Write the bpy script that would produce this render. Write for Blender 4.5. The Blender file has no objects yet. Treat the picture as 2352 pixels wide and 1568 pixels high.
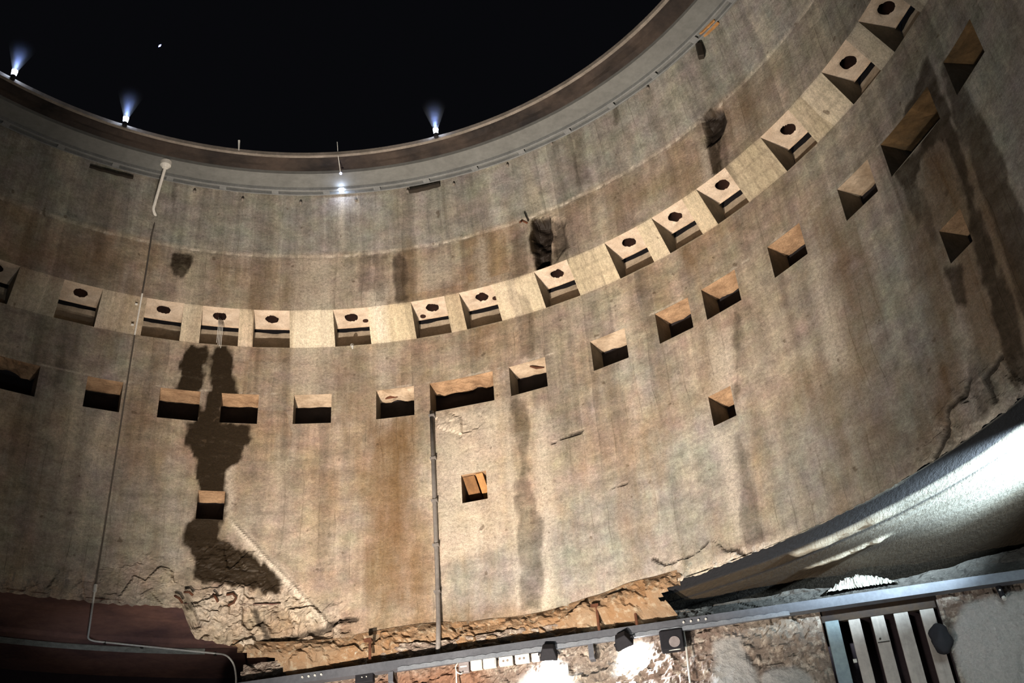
import bpy, bmesh, math, random
import numpy as np
from mathutils import Vector, Matrix
random.seed(7)
C = bpy.context.scene.collection
sc = bpy.context.scene
S = 5.0            # shaft radius in metres
Z0 = 1.6           # eye height above the floor
R_ = math.radians

# ------------------------------------------------------------------ camera
def make_camera():
    pit, rol = 0.59385, -0.0812
    r0 = Vector((1, 0, 0)); u0 = Vector((0, -math.sin(pit), math.cos(pit))); f = Vector((0, math.cos(pit), math.sin(pit)))
    c, s = math.cos(rol), math.sin(rol)
    r = c*r0 + s*u0; u = -s*r0 + c*u0
    cd = bpy.data.cameras.new('camera'); cd.sensor_width = 36; cd.lens = 2551.3/2352*36; cd.clip_start = .05; cd.clip_end = 200
    o = bpy.data.objects.new('camera', cd); C.objects.link(o)
    M = Matrix((r, u, -f)).transposed().to_4x4(); M.translation = Vector((.3145*S, -.9106*S, Z0))
    o.matrix_world = M
    sc.camera = o
make_camera()
sc.view_settings.view_transform = 'Standard'; sc.view_settings.look = 'None'
sc.view_settings.gamma = 1; sc.view_settings.exposure = -0.14; sc.view_settings.use_curve_mapping = False

# night sky above the open shaft
w = bpy.data.worlds.new('night_sky'); sc.world = w; w.use_nodes = True
w.node_tree.nodes['Background'].inputs[0].default_value = (.40, .42, .55, 1)
w.node_tree.nodes['Background'].inputs[1].default_value = .0065

def P(az, R, z):
    a = R_(az); return Vector((S*R*math.sin(a), S*R*math.cos(a), Z0 + S*z))
PHI = R_(10.5)
TV = Vector((math.cos(PHI), -math.sin(PHI), 0)); NV = Vector((math.sin(PHI), math.cos(PHI), 0))
def Q(s, d, z):                       # point by the lower flat wall: along it, out to it, up
    return TV*(s*S) + NV*(d*S) + Vector((0, 0, Z0 + S*z))

def lamp(name, kind, loc, energy, color, target=None, size=.1, cone=60, blend=.3, parent=None):
    l = bpy.data.lights.new(name, kind); l.energy = energy; l.color = color
    if kind == 'SPOT': l.spot_size = R_(cone); l.spot_blend = blend; l.shadow_soft_size = size
    elif kind == 'POINT': l.shadow_soft_size = size
    else: l.size = size
    o = bpy.data.objects.new(name, l); C.objects.link(o); o.location = loc
    if target is not None: o.rotation_euler = (Vector(target) - Vector(loc)).to_track_quat('-Z', 'Y').to_euler()
    return o
# warm floodlights standing low near the middle of the shaft, out of frame
lamp('warm_floodlight', 'SPOT', P(-60, .10, -.12), 4900, (1.0, .865, .735), P(18, 1.0, 1.27), .07, 65, 1.0)
lamp('warm_floodlight', 'SPOT', P(60, .16, -.10), 640, (1.0, .93, .84), P(32, 1.0, 1.05), .10, 110, 1.0)
lamp('cool_bounce_fill', 'POINT', P(170, .55, -.15), 105, (.80, .92, 1.0), None, .4)  # added unseen fill, stands in for bounced light inside the niches
lamp('cool_gallery_floodlight', 'SPOT', P(74, 1.12, .652), 5200, (.70, .88, 1.0), P(66.0, 1.112, .706), .04, 58, 1.0)
lamp('cool_conduit_fill', 'SPOT', P(-20, .75, -.2), 130, (.75, .85, 1.0), P(-21, 1.21, .735), .06, 26, 1.0)  # added unseen fill that brightens the lower left conduit

# ------------------------------------------------------------------ numpy noise
_rs = np.random.RandomState(3); _T = _rs.rand(256, 256)
def vn(x, y, seed=0):
    x = x + seed*17.3; y = y + seed*9.1
    xi = np.floor(x).astype(int); yi = np.floor(y).astype(int); fx = x-xi; fy = y-yi
    fx = fx*fx*(3-2*fx); fy = fy*fy*(3-2*fy)
    g = lambda a, b: _T[(a+b*31) % 256, (b+a*7) % 256]
    return (g(xi, yi)*(1-fx)+g(xi+1, yi)*fx)*(1-fy)+(g(xi, yi+1)*(1-fx)+g(xi+1, yi+1)*fx)*fy
def fbm(x, y, o=4, seed=0):
    v = 0; a = .5; t = 0
    for i in range(o):
        v = v+a*vn(x, y, seed+i*3); t += a; a *= .5; x = x*2.03; y = y*2.03
    return v/t
def ridged(x, y, o=4, seed=0):
    v = 0; a = .5; t = 0
    for i in range(o):
        v = v+a*(1-np.abs(2*vn(x, y, seed+i*3)-1)); t += a; a *= .55; x = x*2.1; y = y*2.1
    return v/t
def cells(x, y, seed=0):
    """crumbled stone facets: value of the nearest jittered cell and distance to it"""
    xi = np.floor(x).astype(int); yi = np.floor(y).astype(int)
    best = np.full(x.shape, 9.0); val = np.zeros(x.shape); sec = np.full(x.shape, 9.0)
    for dx in (-1, 0, 1):
        for dy in (-1, 0, 1):
            a = (xi+dx+seed*13) % 256; b = (yi+dy+seed*29) % 256
            cx = xi+dx+_T[a, b]; cy = yi+dy+_T[b, (a+77) % 256]
            d = np.hypot(x-cx, y-cy); v = _T[(a+31) % 256, (b+101) % 256]
            m = d < best
            sec = np.where(m, best, np.minimum(sec, d)); val = np.where(m, v, val); best = np.where(m, d, best)
    return val, best, sec-best
def sdf(px, py, poly):
    """signed distance, positive inside"""
    d = np.full(px.shape, 1e9); ins = np.zeros(px.shape, bool); n = len(poly)
    for i in range(n):
        ax, ay = poly[i]; bx, by = poly[(i+1) % n]
        ex, ey = bx-ax, by-ay; wx, wy = px-ax, py-ay
        t = np.clip((wx*ex+wy*ey)/(ex*ex+ey*ey+1e-12), 0, 1)
        d = np.minimum(d, np.hypot(wx-ex*t, wy-ey*t))
        c = ((ay > py) != (by > py)) & (px < (bx-ax)*(py-ay)/(by-ay+1e-12)+ax)
        ins ^= c
    return np.where(ins, d, -d)
def sstep(a, b, x):
    t = np.clip((x-a)/(b-a), 0, 1); return t*t*(3-2*t)

# ------------------------------------------------------------------ materials
class NT:
    def __init__(s, name):
        s.m = bpy.data.materials.new(name); s.m.use_nodes = True; s.t = s.m.node_tree; s.n = s.t.nodes; s.l = s.t.links
        s.b = s.n['Principled BSDF']
    def link(s, a, b): s.l.new(a, b)
    def inp(s, sock, v):
        if hasattr(v, 'is_linked') or hasattr(v, 'node'): s.l.new(v, sock)
        elif isinstance(v, (tuple, list)) and len(v) == 3 and sock.type == 'RGBA': sock.default_value = (*v, 1)
        else: sock.default_value = v
    def node(s, typ, **kw):
        n = s.n.new(typ)
        for k, v in kw.items(): setattr(n, k, v)
        return n
    def math(s, op, a, b=0.0, c=0.0, clamp=False):
        n = s.node('ShaderNodeMath', operation=op, use_clamp=clamp)
        s.inp(n.inputs[0], a); s.inp(n.inputs[1], b); s.inp(n.inputs[2], c); return n.outputs[0]
    def mix(s, f, a, b, mode='MIX'):
        n = s.node('ShaderNodeMix', data_type='RGBA', blend_type=mode)
        s.inp(n.inputs[0], f); s.inp(n.inputs[6], a); s.inp(n.inputs[7], b); return n.outputs[2]
    def map(s, v, sx, sy, sz=1, loc=(0, 0, 0)):
        n = s.node('ShaderNodeMapping'); s.inp(n.inputs[0], v); n.inputs['Scale'].default_value = (sx, sy, sz); n.inputs['Location'].default_value = loc; return n.outputs[0]
    def noise(s, v, scale, detail=4, rough=.6, col=False):
        n = s.node('ShaderNodeTexNoise'); s.inp(n.inputs['Vector'], v); n.inputs['Scale'].default_value = scale
        n.inputs['Detail'].default_value = detail; n.inputs['Roughness'].default_value = rough
        return n.outputs['Color'] if col else n.outputs['Fac']
    def range(s, v, a, b, c=0.0, d=1.0):
        n = s.node('ShaderNodeMapRange'); s.inp(n.inputs[0], v); n.inputs[1].default_value = a; n.inputs[2].default_value = b
        n.inputs[3].default_value = c; n.inputs[4].default_value = d; return n.outputs[0]
    def attr(s, name):
        n = s.node('ShaderNodeAttribute', attribute_name=name); return n.outputs['Fac']
    def coord(s, which='Object'):
        return s.node('ShaderNodeTexCoord').outputs[which]
    def white(s, v):
        n = s.node('ShaderNodeTexWhiteNoise', noise_dimensions='3D'); s.inp(n.inputs['Vector'], v); return n.outputs['Value']
    def bump(s, h, strength=.4, dist=.01):
        n = s.node('ShaderNodeBump'); s.inp(n.inputs['Height'], h); n.inputs['Strength'].default_value = strength; n.inputs['Distance'].default_value = dist
        s.l.new(n.outputs[0], s.b.inputs['Normal'])
    def done(s, col, rough=.85, metal=0.0, spec=.3):
        s.inp(s.b.inputs['Base Color'], col); s.inp(s.b.inputs['Roughness'], rough); s.inp(s.b.inputs['Metallic'], metal)
        s.b.inputs['Specular IOR Level'].default_value = spec
        return s.m

def shuttered_concrete():
    """board-marked, stained old concrete laid out by UV in metres (around the shaft, height)"""
    k = NT('shuttered_concrete'); uv = k.coord('UV')
    sep = k.node('ShaderNodeSeparateXYZ'); k.link(uv, sep.inputs[0]); u, v = sep.outputs[0], sep.outputs[1]
    warp = k.noise(uv, .9, 3)
    big = k.noise(k.map(uv, 1, .8), .55, 5, .6)
    mid = k.noise(k.map(uv, 1, .8, 1, (7, 3, 0)), 2.1, 5, .65)
    streak = k.noise(k.map(uv, 3.2, .22), 1.6, 5, .62)
    streak2 = k.noise(k.map(uv, 9, .30, 1, (3, 1, 0)), 1.8, 4, .6)
    fine = k.noise(uv, 34, 5, .75)
    chroma = k.noise(k.map(uv, 1, 1, 1, (11, 5, 0)), 3.5, 4, .6, col=True)
    # board columns, one random tone per board and pour; boards of uneven width
    course = k.math('FLOOR', k.math('ADD', k.math('MULTIPLY', v, 1/.575), .12))
    lowz = k.range(v, Z0+S*.95, Z0+S*1.12, .25, 1)          # boards show on the upper pours, trowelled plaster lower down
    def columns(width, wob, seed, courses=True):
        q = k.math('ADD', k.math('MULTIPLY', u, 1/width), k.math('MULTIPLY', warp, wob))
        c_ = k.node('ShaderNodeCombineXYZ'); k.link(k.math('FLOOR', q), c_.inputs[0])
        if courses: k.link(course, c_.inputs[1])
        c_.inputs[2].default_value = seed
        return k.white(c_.outputs[0]), k.math('FRACT', q)
    board, fr = columns(.155, 1.2, 1, False); panel, _ = columns(.47, .9, 2); slab, _ = columns(1.15, .6, 3)
    seam = k.math('MULTIPLY', k.range(k.math('ABSOLUTE', k.math('SUBTRACT', fr, .5)), .46, .5, 0, 1), k.range(k.noise(uv, 1.1, 3), .5, .62, 0, 1))
    top = k.range(k.math('ADD', v, k.math('MULTIPLY', warp, .12)), Z0+S*1.512, Z0+S*1.53, 0, 1)
    right = k.range(u, 3.2, 6.2, 0, 1)
    base = k.mix(k.range(big, .36, .64), (.335, .230, .142), (.44, .375, .30))
    base = k.mix(k.range(mid, .45, .70, 0, .6), base, (.345, .305, .25))
    base = k.mix(k.range(mid, .44, .30, 0, .5), base, (.44, .315, .22))
    base = k.mix(k.range(panel, 0, 1, 0, .40), base, (.50, .43, .34))
    base = k.mix(k.range(slab, .55, 1, 0, .30), base, (.27, .225, .165))
    base = k.mix(k.math('MULTIPLY', top, .85), base, (.285, .275, .24))
    base = k.mix(k.attr('grey'), base, k.mix(k.range(mid, .4, .65), (.27, .258, .228), (.335, .322, .285)))
    base = k.mix(k.math('MULTIPLY', right, .6), base, (.335, .33, .295))
    base = k.mix(.15, base, chroma, 'OVERLAY')
    och = k.noise(k.map(uv, 1.6, .42, 1, (4, 2, 0)), 1.15, 5, .62)
    base = k.mix(k.math('MULTIPLY', k.math('MULTIPLY', k.range(och, .50, .66, 0, .45), k.range(top, 0, 1, 1, .35)), k.range(right, 0, 1, 1, .25)), base, (.27, .165, .075))
    base = k.mix(k.range(och, .44, .32, 0, .45), base, (.56, .49, .37))
    bt = k.math('MULTIPLY', k.math('SUBTRACT', board, .5), k.math('MULTIPLY', lowz, .30))
    tone = k.math('ADD', k.math('ADD', .36, bt), k.math('MULTIPLY', streak, 1.28))
    base = k.mix(1, base, tone, 'MULTIPLY')
    s2 = k.range(streak2, .3, .7, .80, 1.15)
    base = k.mix(k.range(streak, .36, .24, 0, .55), base, (.15, .108, .06))
    base = k.mix(k.math('MULTIPLY', lowz, .9), base, k.mix(1, base, s2, 'MULTIPLY'))
    blot = k.noise(k.map(uv, 1, 1.5, 1, (2, 9, 0)), 5.5, 6, .72)
    base = k.mix(1, base, k.range(blot, .3, .7, .64, 1.32), 'MULTIPLY')
    base = k.mix(k.math('MULTIPLY', seam, .35), base, (.12, .095, .06))
    base = k.mix(k.math('MULTIPLY', k.attr('band'), .85), base, k.mix(1, k.mix(panel, (.52, .43, .28), (.82, .72, .53)), k.math('ADD', .62, k.math('ADD', k.math('MULTIPLY', board, .22), k.math('MULTIPLY', streak2, .42))), 'MULTIPLY'))
    base = k.mix(k.math('MULTIPLY', k.attr('pale'), k.range(fine, .3, .6, .6, 1)), base, (.72, .64, .53))
    base = k.mix(k.math('MULTIPLY', k.attr('rust'), k.range(streak, .3, .65, 1, .62)), base, (.165, .088, .030))
    base = k.mix(k.math('MULTIPLY', k.attr('wet'), k.range(blot, .35, .6, 1, .80)), base, (.030, .019, .009))
    grit = k.noise(uv, 95, 3, .7)
    base = k.mix(1, base, k.range(fine, .25, .75, .64, 1.36), 'MULTIPLY')
    base = k.mix(1, base, k.range(grit, .25, .75, .70, 1.30), 'MULTIPLY')
    pit = k.noise(uv, 9, 2, .5)
    base = k.mix(k.range(pit, .70, .74, 0, .6), base, (.09, .06, .035))
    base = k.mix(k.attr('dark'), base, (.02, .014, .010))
    h = k.math('ADD', k.math('MULTIPLY', fine, .7), k.math('SUBTRACT', k.math('MULTIPLY', mid, .8), k.math('MULTIPLY', seam, .4)))
    h = k.math('ADD', h, k.math('ADD', k.math('MULTIPLY', board, .2), k.math('MULTIPLY', blot, .6)))
    k.bump(h, .6, .014)
    return k.done(base, k.range(k.attr('wet'), 0, 1, .9, .6), 0, .3)

def plain(name, c1, c2, scale=3, rough=.85, metal=0, spec=.3, bump=.3, stretch=(1, 1, 1), dist=.006, lo=.35, hi=.65):
    k = NT(name); co = k.map(k.coord(), *stretch)
    n = k.noise(co, scale, 5, .65); f = k.noise(k.coord(), scale*9, 4, .7)
    c = k.mix(k.range(n, lo, hi), c1, c2)
    c = k.mix(1, c, k.range(f, .25, .75, .82, 1.18), 'MULTIPLY')
    if bump: k.bump(k.math('ADD', n, k.math('MULTIPLY', f, .4)), bump, dist)
    return k.done(c, rough, metal, spec)
def emit(name, col, strength):
    k = NT(name); k.inp(k.b.inputs['Base Color'], (.8, .8, .8)); k.inp(k.b.inputs['Emission Color'], col)
    k.b.inputs['Emission Strength'].default_value = strength; return k.m

# ------------------------------------------------------------------ mesh helpers
def tag(o, label=None, cat=None, group=None, kind=None):
    if label: o['label'] = label
    if cat: o['category'] = cat
    if group: o['group'] = group
    if kind: o['kind'] = kind
    return o
def mesh_obj(name, verts, faces, mat, parent=None, smooth=False, uv=None, attrs=None):
    me = bpy.data.meshes.new(name); me.from_pydata([tuple(v) for v in verts], [], [tuple(f) for f in faces]); me.update()
    if mat: me.materials.append(mat)
    if smooth: me.polygons.foreach_set('use_smooth', [True]*len(me.polygons))
    if uv is not None:
        l = me.uv_layers.new(name='UVMap'); idx = np.zeros(len(me.loops), int); me.loops.foreach_get('vertex_index', idx)
        l.data.foreach_set('uv', np.asarray(uv)[idx].ravel())
    for kx, v in (attrs or {}).items():
        a = me.attributes.new(kx, 'FLOAT', 'POINT'); a.data.foreach_set('value', np.asarray(v, dtype=np.float32))
    o = bpy.data.objects.new(name, me); C.objects.link(o)
    if parent: o.parent = parent; o.matrix_parent_inverse = parent.matrix_world.inverted()
    return o
def empty(name, loc, label, cat, group=None):
    o = bpy.data.objects.new(name, None); C.objects.link(o); o.location = loc; o.empty_display_size = .05
    o.matrix_world = Matrix.Translation(loc); tag(o, label, cat, group); return o
class MB:
    def __init__(s): s.v = []; s.f = []
    def add(s, vs, fs):
        n = len(s.v); s.v += [Vector(v) for v in vs]; s.f += [tuple(i+n for i in f) for f in fs]; return s
    def box(s, c, ax, ay, az):
        """centre, three half-axis vectors"""
        c = Vector(c); vs = [c+i*ax+j*ay+k*az for i in (-1, 1) for j in (-1, 1) for k in (-1, 1)]
        return s.add(vs, [(0, 1, 3, 2), (4, 6, 7, 5), (0, 4, 5, 1), (2, 3, 7, 6), (0, 2, 6, 4), (1, 5, 7, 3)])
    def tube(s, pts, r, n=10, caps=True):
        pts = [Vector(p) for p in pts]; rs = r if isinstance(r, (list, tuple)) else [r]*len(pts); rings = []
        up = None
        for i, p in enumerate(pts):
            t = (pts[min(i+1, len(pts)-1)]-pts[max(i-1, 0)]).normalized()
            if up is None: up = t.orthogonal().normalized()
            a = (up-t*up.dot(t)).normalized(); up = a; b = t.cross(a)
            rings.append([p+(a*math.cos(2*math.pi*j/n)+b*math.sin(2*math.pi*j/n))*rs[i] for j in range(n)])
        vs = [q for rg in rings for q in rg]; fs = []
        for i in range(len(pts)-1):
            for j in range(n):
                fs.append((i*n+j, i*n+(j+1) % n, (i+1)*n+(j+1) % n, (i+1)*n+j))
        if caps: fs.append(tuple(range(n))[::-1]); fs.append(tuple((len(pts)-1)*n+j for j in range(n)))
        return s.add(vs, fs)
    def ring(s, prof, a0, a1, step=1.0, closed=True):
        """sweep a profile [(R,z)...] around the shaft axis"""
        n = max(2, int((a1-a0)/step)+1); azs = np.linspace(a0, a1, n); m = len(prof)
        vs = [P(a, R, z) for a in azs for R, z in prof]; fs = []
        for i in range(n-1):
            for j in range(m if closed else m-1):
                jj = (j+1) % m; fs.append((i*m+j, i*m+jj, (i+1)*m+jj, (i+1)*m+j))
        if closed: fs.append(tuple(range(m))); fs.append(tuple((n-1)*m+j for j in range(m))[::-1])
        return s.add(vs, fs)
    def build(s, name, mat, parent=None, smooth=False, bevel=0):
        o = mesh_obj(name, s.v, s.f, mat, parent, smooth)
        bm = bmesh.new(); bm.from_mesh(o.data); bmesh.ops.recalc_face_normals(bm, faces=bm.faces); bm.to_mesh(o.data); bm.free()
        if bevel:
            b = o.modifiers.new('bevel', 'BEVEL'); b.width = bevel; b.segments = 2; b.limit_method = 'ANGLE'
        return o
def arc(pts, rad, n=5):
    """round the corners of a polyline"""
    pts = [Vector(p) for p in pts]; out = [pts[0]]
    for i in range(1, len(pts)-1):
        a, b, c = pts[i-1], pts[i], pts[i+1]; r = min(rad, (a-b).length*.45, (c-b).length*.45)
        p = b+(a-b).normalized()*r; q = b+(c-b).normalized()*r
        for t in range(n+1):
            t /= n; out.append(p*(1-t)**2+b*2*t*(1-t)+q*t*t)
    return out+[pts[-1]]

# stains, broken areas and a painted light streak on the round wall: (strength, outline as azimuth in degrees, height in shaft radii)
POLY = {
 'wet': [
  (0.80, [(76.2,1.22),(77.6,1.20),(78.6,.98),(78.2,.80),(76.2,.70),(74.0,.70),(75.3,.86),(75.6,1.0),(75.2,1.12)]),
  (0.90, [(70.5,1.20),(75.2,1.24),(75.6,1.12),(73.5,1.10),(71.5,1.128)]),
  (1.20, [(-19.7,1.302), (-17.8,1.304), (-17.9,1.238), (-18.0,1.136), (-20.9,1.165), (-21.7,1.184), (-20.6,1.232)]),
  (1.20, [(-17.1,1.306), (-15.8,1.305), (-15.0,1.252), (-14.4,1.196), (-13.6,1.187), (-11.8,1.173), (-16.1,1.164), (-17.1,1.193), (-17.3,1.249)]),
  (1.20, [(-19.2,1.124), (-18.1,1.130), (-17.5,1.207), (-16.3,1.199), (-15.5,1.128), (-12.8,1.124), (-13.0,1.093), (-13.7,1.044), (-14.8,1.015), (-14.6,0.978), (-14.3,0.920), (-14.7,0.889), (-10.2,0.838), (-7.8,0.795), (-8.2,0.774), (-11.8,0.788), (-14.5,0.796), (-16.9,0.803), (-17.3,0.844), (-18.4,0.869), (-18.4,0.917), (-17.3,0.922), (-17.6,0.976), (-17.8,1.040), (-19.0,1.086)]),
  (1.20, [(23.2,1.507), (26.0,1.494), (26.1,1.448), (25.3,1.367), (23.5,1.374), (22.9,1.420)]),
  (0.67, [(26.0,1.490), (28.1,1.470), (28.2,1.398), (27.5,1.359), (25.5,1.368)]),
  (1.04, [(48.5,1.520), (51.4,1.499), (51.9,1.461), (49.7,1.430), (49.4,1.363), (47.9,1.376), (48.0,1.442)]),
  (1.04, [(-23.6,1.494), (-20.7,1.495), (-20.8,1.462), (-21.6,1.435), (-22.1,1.433), (-23.2,1.460)]),
  (0.98, [(73.9,1.206), (75.2,1.191), (75.5,1.113), (73.7,1.119), (68.9,1.084), (67.8,1.101), (67.1,1.137), (70.8,1.133)]),
  (0.73, [(68.1,1.114), (69.3,1.077), (68.7,1.018), (67.5,1.019)]),
  (0.98, [(74.4,1.142), (74.8,1.091), (74.2,0.977), (73.8,0.839), (74.0,0.754), (73.7,0.666), (71.3,0.704), (71.6,0.783), (72.0,0.855), (72.9,0.973)]),
  (0.92, [(69.2,0.915), (70.4,0.907), (69.8,0.846), (69.0,0.865)]),
  (0.73, [(4.8,1.491), (6.0,1.491), (6.1,1.370), (4.7,1.363)]),
  (0.49, [(2.3,1.495), (3.4,1.492), (3.5,1.388), (2.5,1.391)]),
  (0.43, [(0.1,1.497), (1.4,1.497), (1.4,1.415), (0.1,1.412)]),
  (0.43, [(30.8,1.708), (33.0,1.698), (32.6,1.522), (30.5,1.535)]),
  (0.61, [(37.6,1.684), (38.4,1.681), (38.1,1.621), (37.3,1.619)]),
  (0.55, [(17.7,1.124), (19.8,1.114), (19.3,0.941), (19.8,0.851), (19.1,0.690), (17.1,0.696), (17.6,0.860), (17.6,1.041)]),
  (0.43, [(19.5,1.351), (21.2,1.330), (20.9,1.194), (18.9,1.215)]),
  (0.61, [(45.4,1.110), (45.7,1.106), (44.0,0.960), (42.9,0.917), (42.9,0.943)]),
  (0.46, [(42.4,0.900), (43.3,0.892), (43.0,0.694), (41.3,0.697)]),
  (0.49, [(-24.7,1.702), (-24.3,1.703), (-23.8,1.594), (-24.1,1.592)]),
  (0.37, [(-34.0,1.348), (-33.4,1.351), (-32.9,1.170), (-33.6,1.167)]),
  (0.43, [(19.8,1.481), (22.1,1.477), (22.1,1.374), (19.6,1.367)]),
  (0.49, [(50.6,1.496), (51.3,1.492), (49.9,1.351), (48.8,1.365)]),
  (0.73, [(67.7,1.305), (68.0,1.300), (67.4,1.188), (67.1,1.192)]),
  (0.43, [(-18.4,0.835), (-17.7,0.836), (-16.8,0.746), (-17.4,0.746)]),
  (0.55, [(68.4,1.091), (69.8,1.061), (69.3,0.961), (68.0,0.970)]),
  (0.55, [(68.2,0.794), (69.5,0.786), (69.5,0.711), (67.5,0.691), (67.4,0.733)]),
 ],
 'rust': [
  (0.60, [(4.2,1.50),(6.6,1.50),(6.6,1.385),(5.0,1.385)]),
  (0.55, [(-18,1.50),(-16.2,1.50),(-16.2,1.385),(-17.6,1.385)]),
  (0.50, [(18,1.49),(20.5,1.49),(20.2,1.40),(18.6,1.40)]),
  (0.45, [(33,1.50),(40,1.50),(38,1.44),(34,1.45)]),
  (0.80, [(69.5,1.12),(73,1.12),(77,1.05),(77.5,.70),(70,.72),(69,.95)]),
  (0.96, [(1.1,1.119), (5.9,1.118), (5.8,0.897), (6.3,0.726), (2.1,0.718), (1.1,0.819)]),
  (1.08, [(3.9,1.108), (4.9,1.110), (5.0,0.899), (4.3,0.891)]),
  (1.20, [(14.8,1.308), (15.2,1.308), (15.0,1.261), (14.8,1.256)]),
  (1.20, [(41.3,1.313), (41.7,1.310), (41.5,1.268), (41.1,1.270)]),
  (0.42, [(-15.6,1.492), (-6.8,1.500), (-6.5,1.379), (-15.1,1.374)]),
  (0.48, [(-3.6,1.286), (1.1,1.280), (1.1,1.134), (-3.4,1.140)]),
  (0.60, [(56.7,1.206), (61.5,1.139), (60.7,0.958), (58.5,0.824), (55.9,0.850), (55.7,1.017)]),
  (0.84, [(67.9,1.056), (70.1,1.014), (68.8,0.859), (64.2,0.697), (61.8,0.720), (65.3,0.827)]),
  (0.60, [(-5.4,0.711), (6.2,0.726), (21.7,0.680), (21.3,0.620), (-5.3,0.664)]),
  (0.42, [(41.3,1.092), (43.5,1.091), (40.7,0.952), (36.7,0.965)]),
  (0.60, [(55.0,1.501), (58.7,1.464), (55.9,1.387), (50.8,1.415), (50.5,1.486)]),
  (0.42, [(-42.1,1.444), (-27.7,1.469), (-27.1,1.382), (-41.2,1.364)]),
  (0.48, [(56.7,0.897), (58.4,0.872), (60.1,0.735), (55.2,0.707), (48.6,0.918), (51.5,0.933)]),
  (0.60, [(34.5,1.480), (45.7,1.436), (46.5,1.393), (35.3,1.426)]),
 ],
 'pale': [
  (0.90, [(22,.668),(30,.672),(36,.680),(41,.688),(46,.690),(46,.675),(36,.666),(22,.655)]),
  (0.70, [(58,.672),(70,.676),(70,.690),(64,.688),(58,.682)]),
  (0.90, [(1.5,1.409), (3.6,1.410), (3.3,1.313), (1.7,1.313)]),
  (0.40, [(1.7,1.300), (3.4,1.298), (3.4,1.211), (1.9,1.214)]),
  (0.45, [(16.4,1.125), (17.6,1.125), (17.4,0.861), (17.1,0.696), (16.5,0.698)]),
  (0.45, [(20.0,1.088), (21.7,1.089), (21.2,0.862), (20.2,0.685), (19.3,0.689)]),
  (0.50, [(15.9,1.503), (17.1,1.502), (17.0,1.381), (15.8,1.376)]),
  (0.90, [(-13.6,0.918), (-13.0,0.913), (-10.3,0.859), (-6.5,0.790), (-2.5,0.709), (-3.4,0.708), (-7.8,0.791), (-10.7,0.851)]),
  (0.50, [(-2.4,1.689), (-1.8,1.688), (-1.7,1.526), (-2.2,1.527)]),  # light streak below the tray LED, painted pale
  (0.50, [(41.7,1.107), (44.9,1.091), (43.0,0.968), (40.3,0.964)]),
  (0.50, [(40.2,0.912), (42.2,0.901), (41.5,0.711), (40.3,0.711)]),
  (0.45, [(-8.6,1.506), (-3.7,1.504), (-3.0,1.268), (-8.0,1.271)]),
  (0.30, [(-8.3,1.310), (-3.5,1.308), (-3.3,1.196), (-7.8,1.199)]),
  (0.50, [(47.6,1.452), (48.5,1.445), (48.0,1.354), (46.8,1.367)]),
  (0.40, [(52.6,1.462), (54.1,1.451), (53.8,1.406), (52.2,1.417)]),
  (0.60, [(-14.8,1.024), (-13.9,1.034), (-13.9,0.933), (-14.3,0.924)]),
  (0.40, [(8.7,1.120), (15.9,1.122), (15.8,0.824), (8.7,0.811)]),
  (0.40, [(54.8,1.127), (57.1,1.097), (56.6,0.890), (53.8,0.910)]),
  (0.30, [(8.0,1.467), (12.0,1.469), (12.4,1.403), (7.9,1.398)]),
 ],
 'grey': [
  (0.85, [(8.5,.80),(13,.825),(20,.86),(27,.90),(33,.945),(40,.95),(45,.90),(44,.72),(30,.69),(8.5,.70)]),
  (0.50, [(8.6,0.778), (12.8,0.799), (19.6,0.809), (24.0,0.820), (27.6,0.848), (31.6,0.860), (37.9,0.887), (45.3,0.864), (45.1,0.680), (33.4,0.682), (19.0,0.690), (8.4,0.689)]),
  (0.80, [(56.0,1.197), (61.5,1.139), (64.9,1.021), (65.3,0.827), (63.0,0.708), (54.9,0.695), (45.0,0.674), (40.7,0.701), (45.3,0.864), (56.0,0.888), (54.1,1.089)]),
  (0.80, [(78.6,1.294), (87.2,1.106), (74.3,0.763), (74.3,0.891), (74.8,1.007), (74.9,1.179)]),
  (0.50, [(-37.8,1.035), (-24.7,1.037), (-18.6,1.002), (-17.7,0.827), (-35.1,0.779)]),
  (0.50, [(-41.2,1.364), (-26.6,1.319), (-25.0,1.083), (-38.5,1.105)]),
  (0.45, [(24.4,1.142), (36.1,1.118), (39.1,1.000), (28.5,0.975), (23.6,1.012)]),
 ],
 'rough': [
  (1.00, [(-17.5,0.714), (-18.6,0.769), (-14.5,0.800), (-10.0,0.787), (-7.8,0.791), (-5.5,0.768), (-1.5,0.739), (0.3,0.673), (3.4,0.606), (-21.8,0.614)]),
  (0.50, [(-35.1,0.772), (-27.3,0.806), (-23.3,0.838), (-18.1,0.827), (-16.6,0.714), (-34.5,0.720)]),
  (0.45, [(-17.5,0.878), (-14.8,0.880), (-10.2,0.838), (-7.3,0.778), (-11.7,0.771), (-16.9,0.762)]),
  (0.50, [(8.0,0.678), (21.7,0.676), (35.7,0.684), (42.3,0.682), (42.9,0.651), (30.5,0.628), (7.8,0.598), (-0.1,0.612), (-0.1,0.674)]),
  (0.50, [(63.3,0.740), (69.1,0.770), (72.5,0.705), (71.0,0.656), (59.3,0.673)]),
  (0.35, [(8.7,1.115), (13.8,1.106), (14.2,1.066), (11.6,1.065), (9.1,1.084)]),
 ],
 'pit': [
  (1.00, [(23.4,1.504), (25.8,1.491), (25.8,1.439), (25.1,1.377), (23.8,1.380), (23.2,1.423)]),
  (0.60, [(48.7,1.514), (51.2,1.497), (51.6,1.466), (49.8,1.439), (48.4,1.447)]),
  (0.35, [(26.1,1.484), (27.9,1.469), (27.8,1.402), (25.7,1.373)]),
 ],
}
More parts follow.
